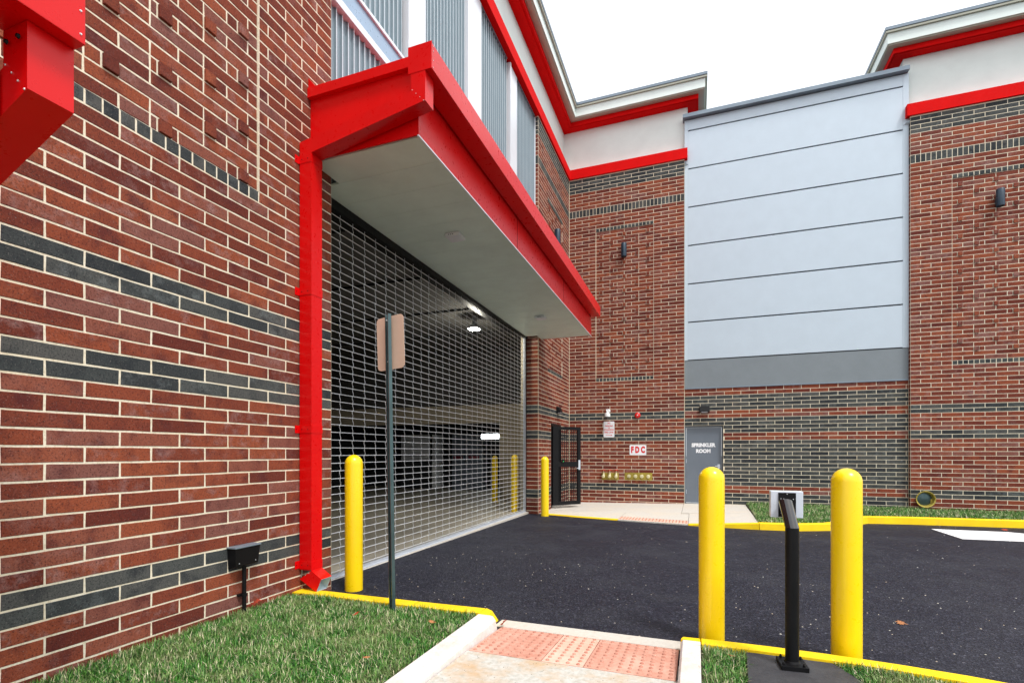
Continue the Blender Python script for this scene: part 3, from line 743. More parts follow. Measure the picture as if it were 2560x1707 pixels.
obj('wall_face', MB().box(A - .45, A - .315, YP + .02, 12.60, -.1, 4.62).box(A - .45, A - .315, 13.65, 14.9, -.1, 4.62), 'beige_block', iw)
br_ = thing('inner_room_wall', 'grey walls of the far inner room beyond the wide opening', 'wall', (-9, 19, 0))
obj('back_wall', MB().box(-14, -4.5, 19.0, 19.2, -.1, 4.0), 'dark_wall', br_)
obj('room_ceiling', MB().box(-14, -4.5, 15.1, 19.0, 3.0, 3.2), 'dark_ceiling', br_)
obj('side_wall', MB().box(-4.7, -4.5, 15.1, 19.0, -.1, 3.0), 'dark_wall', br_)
wp = thing('white_board', 'large pale panel on the far inner wall left of the grey cabinets', 'panel', (-10.8, 18, 1))
obj('board', MB().box(-11.49, -10.16, 18.0, 18.05, 1.11, 2.155), 'sign_white', wp)
obj('base_cabinet', MB().box(-11.49, -10.16, 18.0, 18.5, -.05, 1.05), 'dark_wall', wp)
cabs = [(-10.04, -9.85), (-9.14, -8.55), (-8.48, -7.84)]
cl = ['narrow pale cabinet beside the large white panel in the inner room', 'middle grey cabinet with a small red label in the inner room', 'right grey cabinet nearest the lit fixture in the inner room']
for i, (a, b2) in enumerate(cabs):
    t = thing('cabinet', cl[i], 'cabinet', ((a + b2) / 2, 18, 0), 'grey cabinets in the inner room')
    obj('carcass', MB().box(a, b2, 18.0, 18.5, -.05, 2.15), 'door_grey' if i else 'sign_white', t)
    if i: obj('label_strip', MB().box(a + .06, b2 - .12, 17.995, 17.999, 1.18, 1.30), 'print_grey', t)
tl = thing('wall_light', 'lit white tube light fixture at the right of the inner room', 'light', (-7.1, 17, 2))
obj('tube', MB().box(-7.41, -6.78, 16.95, 17.05, 1.96, 2.09), 'tube_lit', tl)
obj('bracket', MB().box(-7.45, -6.74, 17.052, 17.1, 1.93, 2.12), 'white_plastic', tl)
# high bay lamp, lit
lp = thing('ceiling_lamp', 'lit round lamp on the dark garage ceiling behind the grille', 'lamp', (-4.86, 10.71, 4.35))
obj('lamp_shade', MB().lathe([(.16, 4.31), (.15, 4.36), (.06, 4.42), (.03, 4.62)], (-4.86, 10.71, 0), 'Z', 20), 'alu', lp, smooth=True)
obj('lens', MB().lathe([(.001, 4.295), (.09, 4.297), (.14, 4.309)], (-4.86, 10.71, 0), 'Z', 20), 'lamp_lit', lp)
pl = bpy.data.lights.new('garage_lamp_light', 'POINT'); pl.energy = 55; pl.color = (1, .95, .8); pl.shadow_soft_size = .12
plo = bpy.data.objects.new('garage_lamp_light', pl); COL.objects.link(plo); plo.parent = lp; plo.location = (0, 0, -.12)

# ------------------------------------------------------------------ ground
def ga(y): return .060 - .008 * y
def sheet(name, pts, mat, zf, thick=.15, kind='structure'):
    mb = MB(); mb.loft([(x, y, zf(x, y) - thick) for x, y in pts], [(x, y, zf(x, y)) for x, y in pts]); return obj(name, mb, mat, kind=kind)
sheet('ground', [(-150, -150), (150, -150), (150, 250), (-150, 250)], 'ground', lambda x, y: -.45)
sheet('asphalt_road', [(A + .002, 3.6), (30, 3.6), (30, 14.4), (A + .002, 14.4), (A + .002, 11.53), (-3.80, 11.53), (-3.80, 4.263), (A + .002, 4.263)], 'asphalt', lambda x, y: ga(y), .2)
sheet('asphalt_road', [(4.5, -6), (30, -6), (30, 3.598), (4.5, 3.598)], 'asphalt', lambda x, y: ga(y), .2)

ZG = .128
def kerb(pts, z0, z1, wid, mat, name='kerb', side=1, zfun=None, lean=.025):
    """kerb along a polyline; front edge is the line, body to its right side"""
    n = len(pts); fr = [Vector(p) for p in pts]; bk = offset_line(pts, wid * side); fb = offset_line(pts, -lean * side); rs = []
    mid = offset_line(pts, .012 * side)
    for i in range(n):
        zt = zfun(i) if zfun else z1
        rs.append([(fb[i].x, fb[i].y, z0), (fr[i].x, fr[i].y, zt - .012), (mid[i].x, mid[i].y, zt), (bk[i].x, bk[i].y, zt), (bk[i].x, bk[i].y, z0)])
    return obj(name, MB().rings(rs), mat, kind='structure')
# near yellow kerbs (front edge faces the asphalt); lengths with joints
kerb([(A + .004, 3.865), (-2.9, 3.872), (-2.282, 3.878)], -.05, .142, .15, 'kerb_yellow')
kerb([(-2.278, 3.878), (-1.665, 3.90)], -.05, .142, .15, 'kerb_yellow')
mb = MB(); mb.loft([(-1.661, 3.74, -.05), (-1.545, 3.74, -.05), (-1.548, 3.87, -.05), (-1.556, 4.03, -.05), (-1.661, 3.965, -.05)],
                   [(-1.661, 3.74, .142), (-1.592, 3.74, .138), (-1.585, 3.80, .135), (-1.60, 3.885, .130), (-1.661, 3.90, .142)])
obj('kerb', mb, 'kerb_yellow', kind='structure', bevel=.006)
# white kerb left of the ramp
rs = []
for y, zt in ((3.737, .141), (3.2, .143), (2.2, .150), (-1.5, .150)):
    rs.append([(-1.478, y, -.05), (-1.508, y, zt - .035), (-1.532, y, zt - .004), (-1.560, y, zt), (-1.660, y, zt), (-1.668, y, -.05)])
obj('kerb', MB().rings(rs), 'kerb_white', kind='structure', bevel=.004)
# kerb right of the ramp: yellow nose, then white
mb = MB(); mb.loft([(-.118, 3.74, -.05), (.026, 3.72, -.05), (.026, 3.84, -.05), (-.10, 3.85, -.05)], [(-.104, 3.74, .140), (.026, 3.72, .141), (.024, 3.795, .138), (-.092, 3.80, .134)])
obj('kerb', mb, 'kerb_yellow', kind='structure', bevel=.008)
rs = []
for y, zt in ((3.718, .141), (3.0, .146), (2.2, .150), (-1.5, .150)):
    rs.append([(.026, y, -.05), (.026, y, zt), (-.088, y, zt), (-.102, y, zt - .02), (-.112, y, -.05)])
obj('kerb', MB().rings(rs), 'kerb_white', kind='structure', bevel=.004)
RK = [(.032, 3.795), (.45, 3.798), (.80, 3.785), (1.17, 3.750), (1.50, 3.70), (2.0, 3.58), (2.6, 3.36), (3.2, 3.02), (3.8, 2.5), (4.3, 1.6), (4.5, .6), (4.5, -3)]
kerb(RK, -.05, .142, .125, 'kerb_yellow')

def zr(y):
    return float(np.interp(y, [-4, 2.3, 3.18, 3.80, 3.99], [.105, .105, .076, .036, .030]))
def ramp_piece(name, x0, x1, ys, mat, parent=None, lift=0, kind='structure', th=.06):
    rs = [[(x0, y, zr(y) - th), (x1, y, zr(y) - th), (x1, y, zr(y) + lift), (x0, y, zr(y) + lift)] for y in ys]
    return obj(name, MB().rings(rs), mat, parent, kind=kind)
ramp_piece('kerb_ramp', -1.548, -.10, [3.806, 3.90, 3.985], 'concrete_clean')
ramp_piece('sidewalk', -1.492, -.10, [1.62, 2.3, 3.172], 'concrete')
ramp_piece('sidewalk', -1.492, -.10, [-1.5, 1.61], 'concrete')
tp = thing('tactile_paving', 'three salmon tactile slabs with raised domes on the near kerb ramp', 'tactile paving', (-.8, 3.5, .06))
def tactile(parent, x0, x1, y0, y1, zfun, mat, shear=0.0, domes=True):
    s0 = lambda x: shear * x
    rs = [[(x0, y + s0(x0), zfun(y) - .05), (x1, y + s0(x1), zfun(y) - .05), (x1, y + s0(x1), zfun(y)), (x0, y + s0(x0), zfun(y))] for y in (y0, (y0 + y1) / 2, y1)]
    t = obj('tactile_slab', MB().rings(rs), mat, parent, bevel=.002)
    if domes:
        mb = MB(); nx = int((x1 - x0) / .06); ny = int((y1 - y0) / .06)
        for i in range(nx):
            for j in range(ny):
                cx_, cy_ = x0 + (i + .5) * (x1 - x0) / nx, y0 + (j + .5) * (y1 - y0) / ny
                z = zfun(cy_)
                mb.lathe([(.0145, z - .001), (.0125, z + .005), (.008, z + .0085)], (cx_, cy_ + s0(cx_), 0), 'Z', 8)
        obj('raised_dome', mb, 'tactile_dome', t, kind='stuff')
tactile(tp, -1.484, -.968, 3.182, 3.800, zr, 'tactile_red')
tactile(tp, -.962, -.686, 3.182, 3.800, zr, 'tactile_pale')
tactile(tp, -.680, -.118, 3.182, 3.800, zr, 'tactile_red')
ramp_piece('kerb_ramp', -1.492, -.105, [3.176, 3.80], 'concrete', lift=-.052)

st('lawn_soil', MB().box(A + .001, -1.673, -1.5, 3.74, -.05, ZG - .02), 'soil')
rk_in = [(p.x, p.y) for p in offset_line(RK, .128)]
st('lawn_soil', MB().poly([(.03, -1.5)] + [(.03, 3.66)] + rk_in[1:-1] + [(4.36, -1.5)], -.05, ZG - .02), 'soil')
st('utility_pad', MB().poly([(.275, 3.10), (.31, 3.655), (.80, 3.645), (.90, 3.40), (.86, 3.05), (.60, 2.85)], 0, ZG + .004), 'pad')

# far walk, ramp and kerbs
def zw(x, y):
    zf = float(np.interp(x, [-3.6, -1.6, -.16, 1.15], [-.015, -.005, .0, .085]))
    zb = float(np.interp(x, [-3.6, -.3, .2, 2.7], [-.03, .03, .045, .045]))
    f = min(1, max(0, (y - 10.9) / 3.6)); return zf * (1 - f) + zb * f
FE = [(-3.42, 11.50), (-2.5, 11.20), (-1.6, 10.985), (-.155, 10.72), (1.12, 10.60)]
def fy(x): return float(np.interp(x, [p[0] for p in FE], [p[1] for p in FE]))
def wslab(pts): 
    mb = MB(); mb.loft([(x, y, zw(x, y) - .2) for x, y in pts], [(x, y, zw(x, y)) for x, y in pts]); return obj('sidewalk', mb, 'concrete_clean', kind='structure')
KW = .13
wslab([(A + .003, fy(-3.4) + .10), (-2.5, fy(-2.5) + KW), (-1.605, fy(-1.6) + KW), (-1.605, 12.41), (A + .003, 12.41)])
wslab([(A + .003, 12.42), (-.335, 12.42), (-.335, Y + .0), (A + .003, Y + .0)])
wslab([(-1.597, 12.41), (-1.597, 11.52), (-.165, 11.26), (-.165, 12.41)])
wslab([(-1.597, fy(-1.597)), (-.165, fy(-.165)), (-.165, 10.80), (-1.597, 11.07)])
wslab([(-.157, fy(-.15) + KW), (1.12, fy(1.1) + KW), (1.17, 12.5), (-.157, 12.5)])
wslab([(-.327, 12.51), (1.17, 12.51), (1.22, YR), (-.327, YR)])
tp2 = thing('tactile_paving', 'pink tactile paving strip at the far walkway before the wall valves', 'tactile paving', (-.9, 11.2, 0))
for a, b2, mt in ((-1.597, -1.06, 'tactile_pale'), (-1.055, -.70, 'tactile_pale'), (-.695, -.165, 'tactile_pale')):
    tactile(tp2, a, b2, 10.780, 11.225, lambda y: -.001, mt, -.186)
kerb([(-3.45, 11.505), (-2.5, 11.20), (-1.60, 10.985)], -.15, 0, .125, 'kerb_yellow', side=-1, zfun=lambda i: [-.014, -.008, -.003][i], lean=.0)
kerb([(-.155, 10.72), (.4, 10.66), (1.12, 10.60)], -.15, 0, .125, 'kerb_yellow', side=-1, zfun=lambda i: [.004, .045, .10][i], lean=.01)
FK = [(1.128, 10.60), (1.75, 10.66), (2.35, 10.95), (2.80, 11.5), (3.05, 12.05), (3.35, 12.42), (4.1, 12.58), (6.05, 12.75), (9.7, 13.0), (20, 13.2)]
kerb(FK, -.15, .105, .14, 'kerb_yellow', side=-1, lean=.02)
fk_in = [(p.x, p.y) for p in offset_line(FK, -.142)]
st('lawn_soil', MB().poly(fk_in + [(20, YR), (1.24, YR), (1.19, 12.5)], -.15, .075), 'soil')
sheet('parking_arrow', [(4.26, 11.92), (4.24, 10.66), (5.4, 10.72), (6.3, 11.3), (5.42, 11.95)], 'line_white', lambda x, y: ga(y) + .004, .003)

# ------------------------------------------------------------------ grass
def inside(px, py, poly):
    r = np.zeros(len(px), bool); n = len(poly); j = n - 1
    for i in range(n):
        xi, yi = poly[i]; xj, yj = poly[j]
        c = ((yi > py) != (yj > py)) & (px < (xj - xi) * (py - yi) / (yj - yi + 1e-12) + xi); r ^= c; j = i
    return r
def grass(name, poly, z, dens, h0, h1, w, holes=()):
    xs = [p[0] for p in poly]; ys = [p[1] for p in poly]; area = (max(xs) - min(xs)) * (max(ys) - min(ys)); n = int(area * dens)
    px = RNG.uniform(min(xs), max(xs), n); py = RNG.uniform(min(ys), max(ys), n); k = inside(px, py, poly)
    for h in holes: k &= ~inside(px, py, h)
    px, py = px[k], py[k]; n = len(px)
    clump = np.sin(px * 9.1 + np.sin(py * 7.3) * 2) * np.cos(py * 8.7 + px * 3.1)
    a = RNG.uniform(0, 2 * PI, n); ln = RNG.uniform(h0, h1, n) * (1 + .25 * clump); tilt = RNG.uniform(.1, 1.25, n) ** 1.0
    dx, dy = np.cos(a), np.sin(a); ww = w * RNG.uniform(.6, 1.2, n)
    tx, ty = -dy * ww / 2, dx * ww / 2
    v = np.zeros((n, 5, 3))
    h1_ = ln * .55; 
    for q, (f, s_) in enumerate(((0, 1), (0, -1), (.5, .8), (.5, -.8), (1, 0))):
        bend = tilt * f
        hor = ln * f * np.sin(bend * .9); ver = ln * f * np.cos(bend * .9)
        v[:, q, 0] = px + dx * hor + tx * s_; v[:, q, 1] = py + dy * hor + ty * s_; v[:, q, 2] = z - .005 + ver
    me = bpy.data.meshes.new(name); me.vertices.add(n * 5); me.vertices.foreach_set('co', v.reshape(-1))
    base = np.arange(n)[:, None] * 5
    tri = np.concatenate([base + np.array([[0, 1, 3]]), base + np.array([[0, 3, 2]]), base + np.array([[2, 3, 4]])], 1).reshape(-1)
    nt_ = n * 3; me.loops.add(nt_ * 3); me.loops.foreach_set('vertex_index', tri.astype(np.int32))
    me.polygons.add(nt_); me.polygons.foreach_set('loop_start', np.arange(0, nt_ * 3, 3, dtype=np.int32)); me.polygons.foreach_set('loop_total', np.full(nt_, 3, dtype=np.int32))
    me.update(calc_edges=True); me.materials.append(M['grass'])
    o = bpy.data.objects.new(name, me); COL.objects.link(o); o['kind'] = 'stuff'; o['label'] = 'short mown grass, green with straw-coloured blades'; o['category'] = 'grass'
grass('grass', [(A + .01, 1.2), (-1.685, 1.2), (-1.68, 3.745), (A + .01, 3.72)], ZG - .02, 17000, .030, .074, .0062)
grass('grass', [(.045, 1.8), (.045, 3.665), (.31, 3.67), (.265, 3.1), (.6, 2.86), (.86, 3.03), (.90, 3.42), (.80, 3.66), (1.2, 3.615), (1.5, 3.56), (2.1, 3.42), (2.5, 3.2), (2.5, 1.8)], ZG - .02, 17000, .030, .074, .0062)
fkg = [(x, y) for x, y in fk_in if x < 12]
grass('grass', fkg + [(9.6, 13.9), (9.6, Y - .01), (4.82, Y - .01), (4.8, YR - .01), (1.25, YR - .01), (1.20, 12.5)], .075, 2600, .05, .10, .012)

# ------------------------------------------------------------------ bollards
def make_bollard(h):
    t = thing('bollard', '', 'bollard', (0, 0, 0), 'yellow bollards around the garage entrance')
    R = .0905; prof = [(R, .0), (R, h - R)]
    for k in range(1, 9):
        a = k / 8 * PI / 2; prof.append((max(.002, R * math.cos(a)), h - R + R * math.sin(a)))
    obj('sleeve', MB().lathe(prof, (0, 0, 0), 'Z', 40), 'yellow', t, smooth=True)
    obj('base_ring', MB().lathe([(R - .006, -.06), (R - .006, -.0005)], (0, 0, 0), 'Z', 24), 'black_metal', t)
    return t
proto = make_bollard(1.33)
bs = [(-3.335, 4.335, 1.40, 'yellow bollard beside the red downspout before the grille'),
      (-3.300, 11.22, 1.38, 'small yellow bollard in front of the narrow brick pier'),
      (.105, 4.02, 1.315, 'yellow bollard between the kerb ramp and the card reader'),
      (.950, 3.965, 1.315, 'largest yellow bollard, right of the black card reader'),
      (-4.215, 11.70, 1.42, 'yellow bollard just inside the grille at its far end'),
      (-5.70, 14.05, 1.40, 'dull yellow bollard deepest inside the garage')]
for i, (x, y, h, lb) in enumerate(bs):
    o = proto if i == 0 else copy_tree(proto)
    o.location = (x, y, ga(y) - .002); o['label'] = lb; o.scale = (1, 1, h / 1.33)

# ------------------------------------------------------------------ sign post
sp = thing('sign_post', 'blank back of a road sign on a perforated steel post in the lawn', 'sign', (-2.385, 3.63, ZG))
bx, by = -2.385, 3.63
mb = MB(); zt = 2.61
def ch(x0, x1, y0, y1): mb.box(bx + x0, bx + x1, by + y0, by + y1, ZG - .02, zt)
ch(-.0285, -.0265, -.030, -.012); ch(.0265, .0285, -.030, -.012)           # flange lips
ch(-.0265, -.0105, .0, .003); ch(.0105, .0265, .0, .003)                   # web halves beside the holes
ch(-.0285, -.0265, -.012, .003); ch(.0265, .0285, -.012, .003)
ch(-.040, -.0285, -.030, -.028); ch(.0285, .040, -.030, -.028)
z = ZG
while z < zt - .02:
    mb.box(bx - .0105, bx + .0105, by + .0005, by + .0028, z, z + .014); z += .0254
Rm = Matrix.Rotation(math.radians(-38), 3, 'Z')
piv = Vector((bx, by, ZG)); tilt = Matrix.Rotation(math.radians(-1.0), 3, 'Y')
mb.v = [tuple(tilt @ (Rm @ (Vector(v) - piv)) + piv) for v in mb.v]
obj('post', mb, 'green_steel', sp)
# plate, tilted a little, behind the post as seen from here
pb = []
for cx_, cz_ in ((1, 1), (-1, 1), (-1, -1), (1, -1)):
    for k in range(6):
        a = (k / 5) * PI / 2 + {(1, 1): 0, (-1, 1): PI / 2, (-1, -1): PI, (1, -1): 3 * PI / 2}[(cx_, cz_)]
        pb.append((cx_ * (.1525 - .038) + .038 * math.cos(a), cz_ * (.226 - .038) + .038 * math.sin(a)))
roll = math.radians(2.5); hd = math.radians(-10)
def plate_pt(a, z, d):
    a2, z2 = a * math.cos(roll) - z * math.sin(roll), a * math.sin(roll) + z * math.cos(roll)
    return (bx - .052 + a2 * math.cos(hd) - d * math.sin(hd), by + .022 + a2 * math.sin(hd) + d * math.cos(hd), 2.375 + z2)
obj('sign_plate', MB().loft([plate_pt(a, z, 0) for a, z in pb], [plate_pt(a, z, .003) for a, z in pb]), 'sign_back', sp)
for z in (-.165, .185):
    c = plate_pt(-.012, z, -.006)
    obj('bolt', MB().lathe([(.008, -.0), (.008, .012), (.004, .03)], c, 'Y', 8), 'steel', sp)

# ------------------------------------------------------------------ card reader pedestal
cr = thing('card_reader_stand', 'black card reader pedestal between the two right bollards', 'card reader', (.553, 3.50, ZG))
px, py = .553, 3.505
Rz = Matrix.Rotation(math.radians(4), 3, 'Z')
obj('base_plate', MB().box(px - .075, px + .075, py - .08, py + .08, ZG + .004, ZG + .032, Rz), 'black_metal', cr, bevel=.002)
for dx, dy in ((-.055, -.06), (.055, -.06), (-.055, .06), (.055, .06)):
    obj('anchor_bolt', MB().lathe([(.008, ZG + .032), (.008, ZG + .042), (.004, ZG + .05)], (px + dx, py + dy, 0), 'Z', 8), 'black_metal', cr)
obj('weld_collar', MB().lathe([(.046, ZG + .032), (.040, ZG + .045)], (px, py, 0), 'Z', 24), 'black_metal', cr, smooth=True)
obj('pole', MB().lathe([(.0385, ZG + .033), (.0385, .985)], (px, py, 0), 'Z', 32), 'black_metal', cr, smooth=True)
t0, t1 = Vector((px, py, .985)), Vector((px - .025, py + .085, 1.135))
mb = MB(); rs = []
ax = (t1 - t0).normalized(); e1 = ax.cross(Vector((0, 1, 0))).normalized(); e2 = ax.cross(e1)
ring0 = [(px + .0388 * math.cos(a), py + .0388 * math.sin(a), .986) for a in [2 * PI * k / 32 for k in range(32)]]
ring1 = [(p[0] + (t1 - t0).x, p[1] + (t1 - t0).y * 1.0, p[2] + (t1 - t0).z + (p[1] - py) * -.55) for p in ring0]
obj('bent_neck', MB().loft(ring0, ring1), 'gloss_black', cr, smooth=True)
obj('mounting_plate', MB().box(.494, .594, 3.626, 3.632, 1.036, 1.190), 'black_metal', cr)
obj('neck_end', MB().box(.515, .555, 3.57, 3.6255, 1.07, 1.14), 'black_metal', cr)
obj('reader_box', MB().box(.450, .636, 3.633, 3.700, 1.030, 1.199), 'reader_grey', cr, bevel=.004)
for dx, dz in ((.544, 1.182), (.509, 1.152), (.579, 1.150), (.511, 1.06), (.524, 1.15), (.577, 1.06)):
    obj('screw', MB().lathe([(.0032, 0), (.0022, .0025)], (dx, 3.6255, dz), 'Y', 8), 'steel', cr)

# ------------------------------------------------------------------ junction box on the near wall
jb = thing('junction_box', 'black junction box on a thin conduit low on the near wall', 'junction box', (A + .05, 3.14, .5))
obj('housing', MB().loft([(A + .001, 3.03, .50), (A + .085, 3.03, .525), (A + .085, 3.25, .525), (A + .001, 3.25, .50)], [(A + .001, 3.02, .672), (A + .094, 3.02, .672), (A + .094, 3.262, .672), (A + .001, 3.262, .672)]), 'black_metal', jb, bevel=.004)
obj('lid', MB().box(A + .001, A + .10, 3.014, 3.268, .673, .684), 'coping', jb, bevel=.002)
obj('conduit', MB().tube([(A + .045, 3.145, .505), (A + .045, 3.145, ZG - .02)], .0165, 12), 'black_metal', jb, smooth=True)
obj('conduit_clamp', MB().lathe([(.023, .262), (.023, .285)], (A + .045, 3.145, 0), 'Z', 16).box(A + .002, A + .03, 3.11, 3.18, .264, .282), 'black_metal', jb)
for yy in (3.06, 3.22): obj('screw', MB().lathe([(.004, 0), (.003, .003)], (A + .088, yy, .55), 'X', 8), 'steel', jb)

# ------------------------------------------------------------------ doors
dr = thing('door', 'grey metal door lettered SPRINKLER ROOM behind the left yellow bollard', 'door', (.17, YR, .04))
obj('door_frame', MB().box(-.307, -.270, YR - .005, YR + .10, .03, 2.172).box(.640, .675, YR - .005, YR + .10, .03, 2.172).box(-.270, .640, YR - .005, YR + .10, 2.128, 2.172), 'door_grey', dr, bevel=.003)
obj('door_leaf', MB().box(-.264, .634, YR + .018, YR + .06, .062, 2.123), 'door_grey', dr, bevel=.003)
obj('threshold', MB().box(-.270, .640, YR - .01, YR + .09, .045, .058), 'alu', dr)
for z in (.30, 1.15, 1.86):
    obj('hinge', MB().lathe([(.010, z), (.010, z + .11)], (-.272, YR + .006, 0), 'Z', 10), 'alu', dr)
obj('handle', MB().box(.54, .60, YR + .006, YR + .018, 1.0, 1.12).tube([(.57, YR - .03, 1.07), (.48, YR - .03, 1.07)], .011, 8), 'alu', dr)
def place_text(body, size, cx_, yf, cz_, mat, parent, name='lettering', bold=.0, sx=1.0):
    mb = text_mb(body, size, 'CENTER', bold); mb.v = [(cx_ + v[0] * sx, yf - .0008 - v[2], cz_ + v[1]) for v in mb.v]
    return obj(name, mb, mat, parent)
place_text('SPRINKLER', .135, .175, YR + .0175, 1.640, 'sign_white', dr, bold=.008, sx=.92)
place_text('ROOM', .135, .175, YR + .0175, 1.478, 'sign_white', dr, bold=.008, sx=.92)

obj('jamb_shade_strip', MB().box(.664, .6765, YR - .058, YR - .006, .03, 2.172).box(-.307, .6765, YR - .058, YR - .006, 2.165, 2.1745), 'black_metal', dr)  # black strips added as the shadow in the door reveal, top and right
dr.location.y += .06
sg = thing('security_gate', 'black steel mesh gate standing open near the inner corner', 'gate', (A, 12.7, 0))
obj('gate_frame', MB().box(A - .10, A + .018, 12.655, 12.70, 0, 2.20).box(A - .10, A + .018, 13.56, 13.605, 0, 2.20).box(A - .10, A + .018, 12.70, 13.56, 2.13, 2.20), 'black_metal', sg)
ang = math.radians(46); hx, hy = A + .03, 12.70; lw_ = .86
Rg = Matrix.Rotation(ang, 3, 'Z')
def leaf(mb):   # local leaf plane: x along the leaf, y thickness
    mb.v = [tuple(Rg @ Vector((v[0], v[1], 0)) + Vector((hx, hy, v[2]))) for v in mb.v]; return mb
for nm, a in (('stile', (0, .17)), ('stile', (lw_ - .085, lw_))):
    obj(nm, leaf(MB().box(a[0], a[1], -.02, .02, .06, 2.12)), 'black_metal', sg)
for z0, z1 in ((.06, .16), (1.06, 1.20), (2.04, 2.12)):
    obj('rail', leaf(MB().box(.17, lw_ - .085, -.02, .02, z0, z1)), 'black_metal', sg)
for z0, z1 in ((.16, 1.06), (1.20, 2.04)):
    mb = MB(); a = .185
    while a < lw_ - .09: mb.box(a, a + .012, -.012, -.006, z0, z1); mb.box(a + .020, a + .030, .006, .012, z0, z1); a += .055
    z = z0 + .03
    while z < z1: mb.box(.17, lw_ - .085, -.006, .0, z, z + .011); z += .060
    obj('mesh_panel', leaf(mb), 'black_metal', sg)
obj('lock_plate', leaf(MB().box(lw_ - .075, lw_ - .015, -.028, -.0205, .98, 1.24)), 'alu', sg)
obj('lever_handle', leaf(MB().tube([(lw_ - .045, -.03, 1.03), (lw_ - .045, -.06, 1.03), (lw_ - .15, -.06, 1.02)], .010, 8)), 'alu', sg)
obj('card_sensor', leaf(MB().box(.26, .34, -.05, -.0205, 1.17, 1.27)), 'black_metal', sg)
obj('sensor_light', leaf(MB().box(.295, .305, -.052, -.0505, 1.20, 1.21)), 'green_led', sg)
obj('passage_shade_block', MB().box(A - .62, A - .12, 12.60, 13.66, 0, 2.2), 'black_inside', sg)  # solid black block added to stand in for the dark of the passage
st('gate_threshold', MB().box(A - .30, A - .0, 12.70, 13.56, -.1, .0), 'concrete_clean')

# ------------------------------------------------------------------ wall lights
def pack(cx_, cz_, label, facing):
    t = thing('wall_light', label, 'light', (cx_, YR, cz_) if facing == 'Y' else (A, cx_, cz_), 'black wall pack lights by the doors')
    w, h, d = .135, .085, .12
    def P(a, dd, z): return (cx_ + a, YR - dd, cz_ + z) if facing == 'Y' else (A + dd, cx_ + a, cz_ + z)
    obj('housing', MB().loft([P(-w, .001, -h), P(w, .001, -h), P(w * .92, d, -h * .8), P(-w * .92, d, -h * .8)], [P(-w, .001, h), P(w, .001, h), P(w * .92, d * .55, h * .75), P(-w * .92, d * .55, h * .75)]), 'black_metal', t, bevel=.008)
    obj('lens', MB().loft([P(-w * .6, .03, -h - .012), P(w * .6, .03, -h - .012), P(w * .6, d * .8, -h * .8 - .012), P(-w * .6, d * .8, -h * .8 - .012)], [P(-w * .6, .03, -h), P(w * .6, .03, -h), P(w * .6, d * .8, -h * .82), P(-w * .6, d * .8, -h * .82)]), 'reader_grey', t)
pack(.204, 2.62, 'black wall light above the grey sprinkler room door', 'Y')
pack(13.30, 2.60, 'black wall light above the mesh gate on the narrow pier', 'X')

def sconce(x, y, z0, z1, label, facing):
    t = thing('wall_sconce', label, 'light', (x, y, z0), 'dark blue cylinder sconces high on the walls')
    ox, oy = (0, -.12) if facing == 'Y' else (.12, 0)
    prof = [(.068, z0 + .03), (.075, z0), (.078, z0 + .001), (.078, z1), (.06, z1 + .003)]
    obj('cylinder', MB().lathe([(.06, z0 + .02), (.076, z0), (.078, z0 + .008), (.078, z1 - .008), (.074, z1)], (x + ox, y + oy, 0), 'Z', 24), 'navy', t, smooth=True)
    zm = (z0 + z1) / 2 - .05
    if facing == 'Y': obj('wall_bracket', MB().box(x - .05, x + .05, y - .06, y - .001, zm - .06, zm + .06), 'navy', t)
    else: obj('wall_bracket', MB().box(x + .001, x + .06, y - .05, y + .05, zm - .06, zm + .06), 'navy', t)
sconce(-1.94, Y + .010, 7.00, 7.38, 'dark cylinder sconce on the left facade bay', 'Y')
sconce(6.47, Y + .010, 7.02, 7.41, 'dark cylinder sconce on the right brick pier', 'Y')
sconce(A - .012, 12.90, 6.93, 7.32, 'dark cylinder sconce on the narrow pier just above the canopy', 'X')

# ------------------------------------------------------------------ signs, bell, camera, valves, pipe
def rsign(x0, x1, z0, z1, r=.03):
    pts = []
    for (cx_, cz_, s0) in ((x1 - r, z1 - r, 0), (x0 + r, z1 - r, PI / 2), (x0 + r, z0 + r, PI), (x1 - r, z0 + r, 3 * PI / 2)):
        for k in range(5): a = s0 + k / 4 * PI / 2; pts.append((cx_ + r * math.cos(a), cz_ + r * math.sin(a)))
    return pts
fd = thing('sign', 'white FDC sign with red letters above the wall valves', 'sign', (-1.56, Y, 1.5))
pts = rsign(-1.791, -1.329, 1.365, 1.655)
obj('sign_plate', MB().loft([(x, Y - .006, z) for x, z in pts], [(x, Y - .002, z) for x, z in pts]), 'sign_white', fd)
place_text('F D C', .235, -1.56, Y - .0062, 1.510, 'sign_red', fd, bold=.014, sx=.66)
ns = thing('sign', 'narrow white no parking or standing fire lane sign with red arrow', 'sign', (-2.376, Y, 2.1))
pts = rsign(-2.533, -2.219, 1.88, 2.335)
obj('sign_plate', MB().loft([(x, Y - .006, z) for x, z in pts], [(x, Y - .002, z) for x, z in pts]), 'sign_white', ns)
for tx, z, s_ in (('NO', 2.285, .055), ('PARKING', 2.205, .062), ('OR', 2.150, .035), ('STANDING', 2.095, .062), ('FIRE LANE', 2.020, .062)):
    place_text(tx, s_, -2.376, Y - .0062, z, 'sign_red', ns, bold=.0015, sx=.92)
obj('arrow', MB().box(-2.47, -2.31, Y - .0085, Y - .0065, 1.932, 1.943).add([(-2.32, Y - .0085, 1.920), (-2.275, Y - .0085, 1.9375), (-2.32, Y - .0085, 1.955), (-2.32, Y - .0065, 1.920), (-2.275, Y - .0065, 1.9375), (-2.32, Y - .0065, 1.955)], [(0, 1, 2), (5, 4, 3), (0, 3, 4, 1), (1, 4, 5, 2), (2, 5, 3, 0)]), 'sign_red', ns)

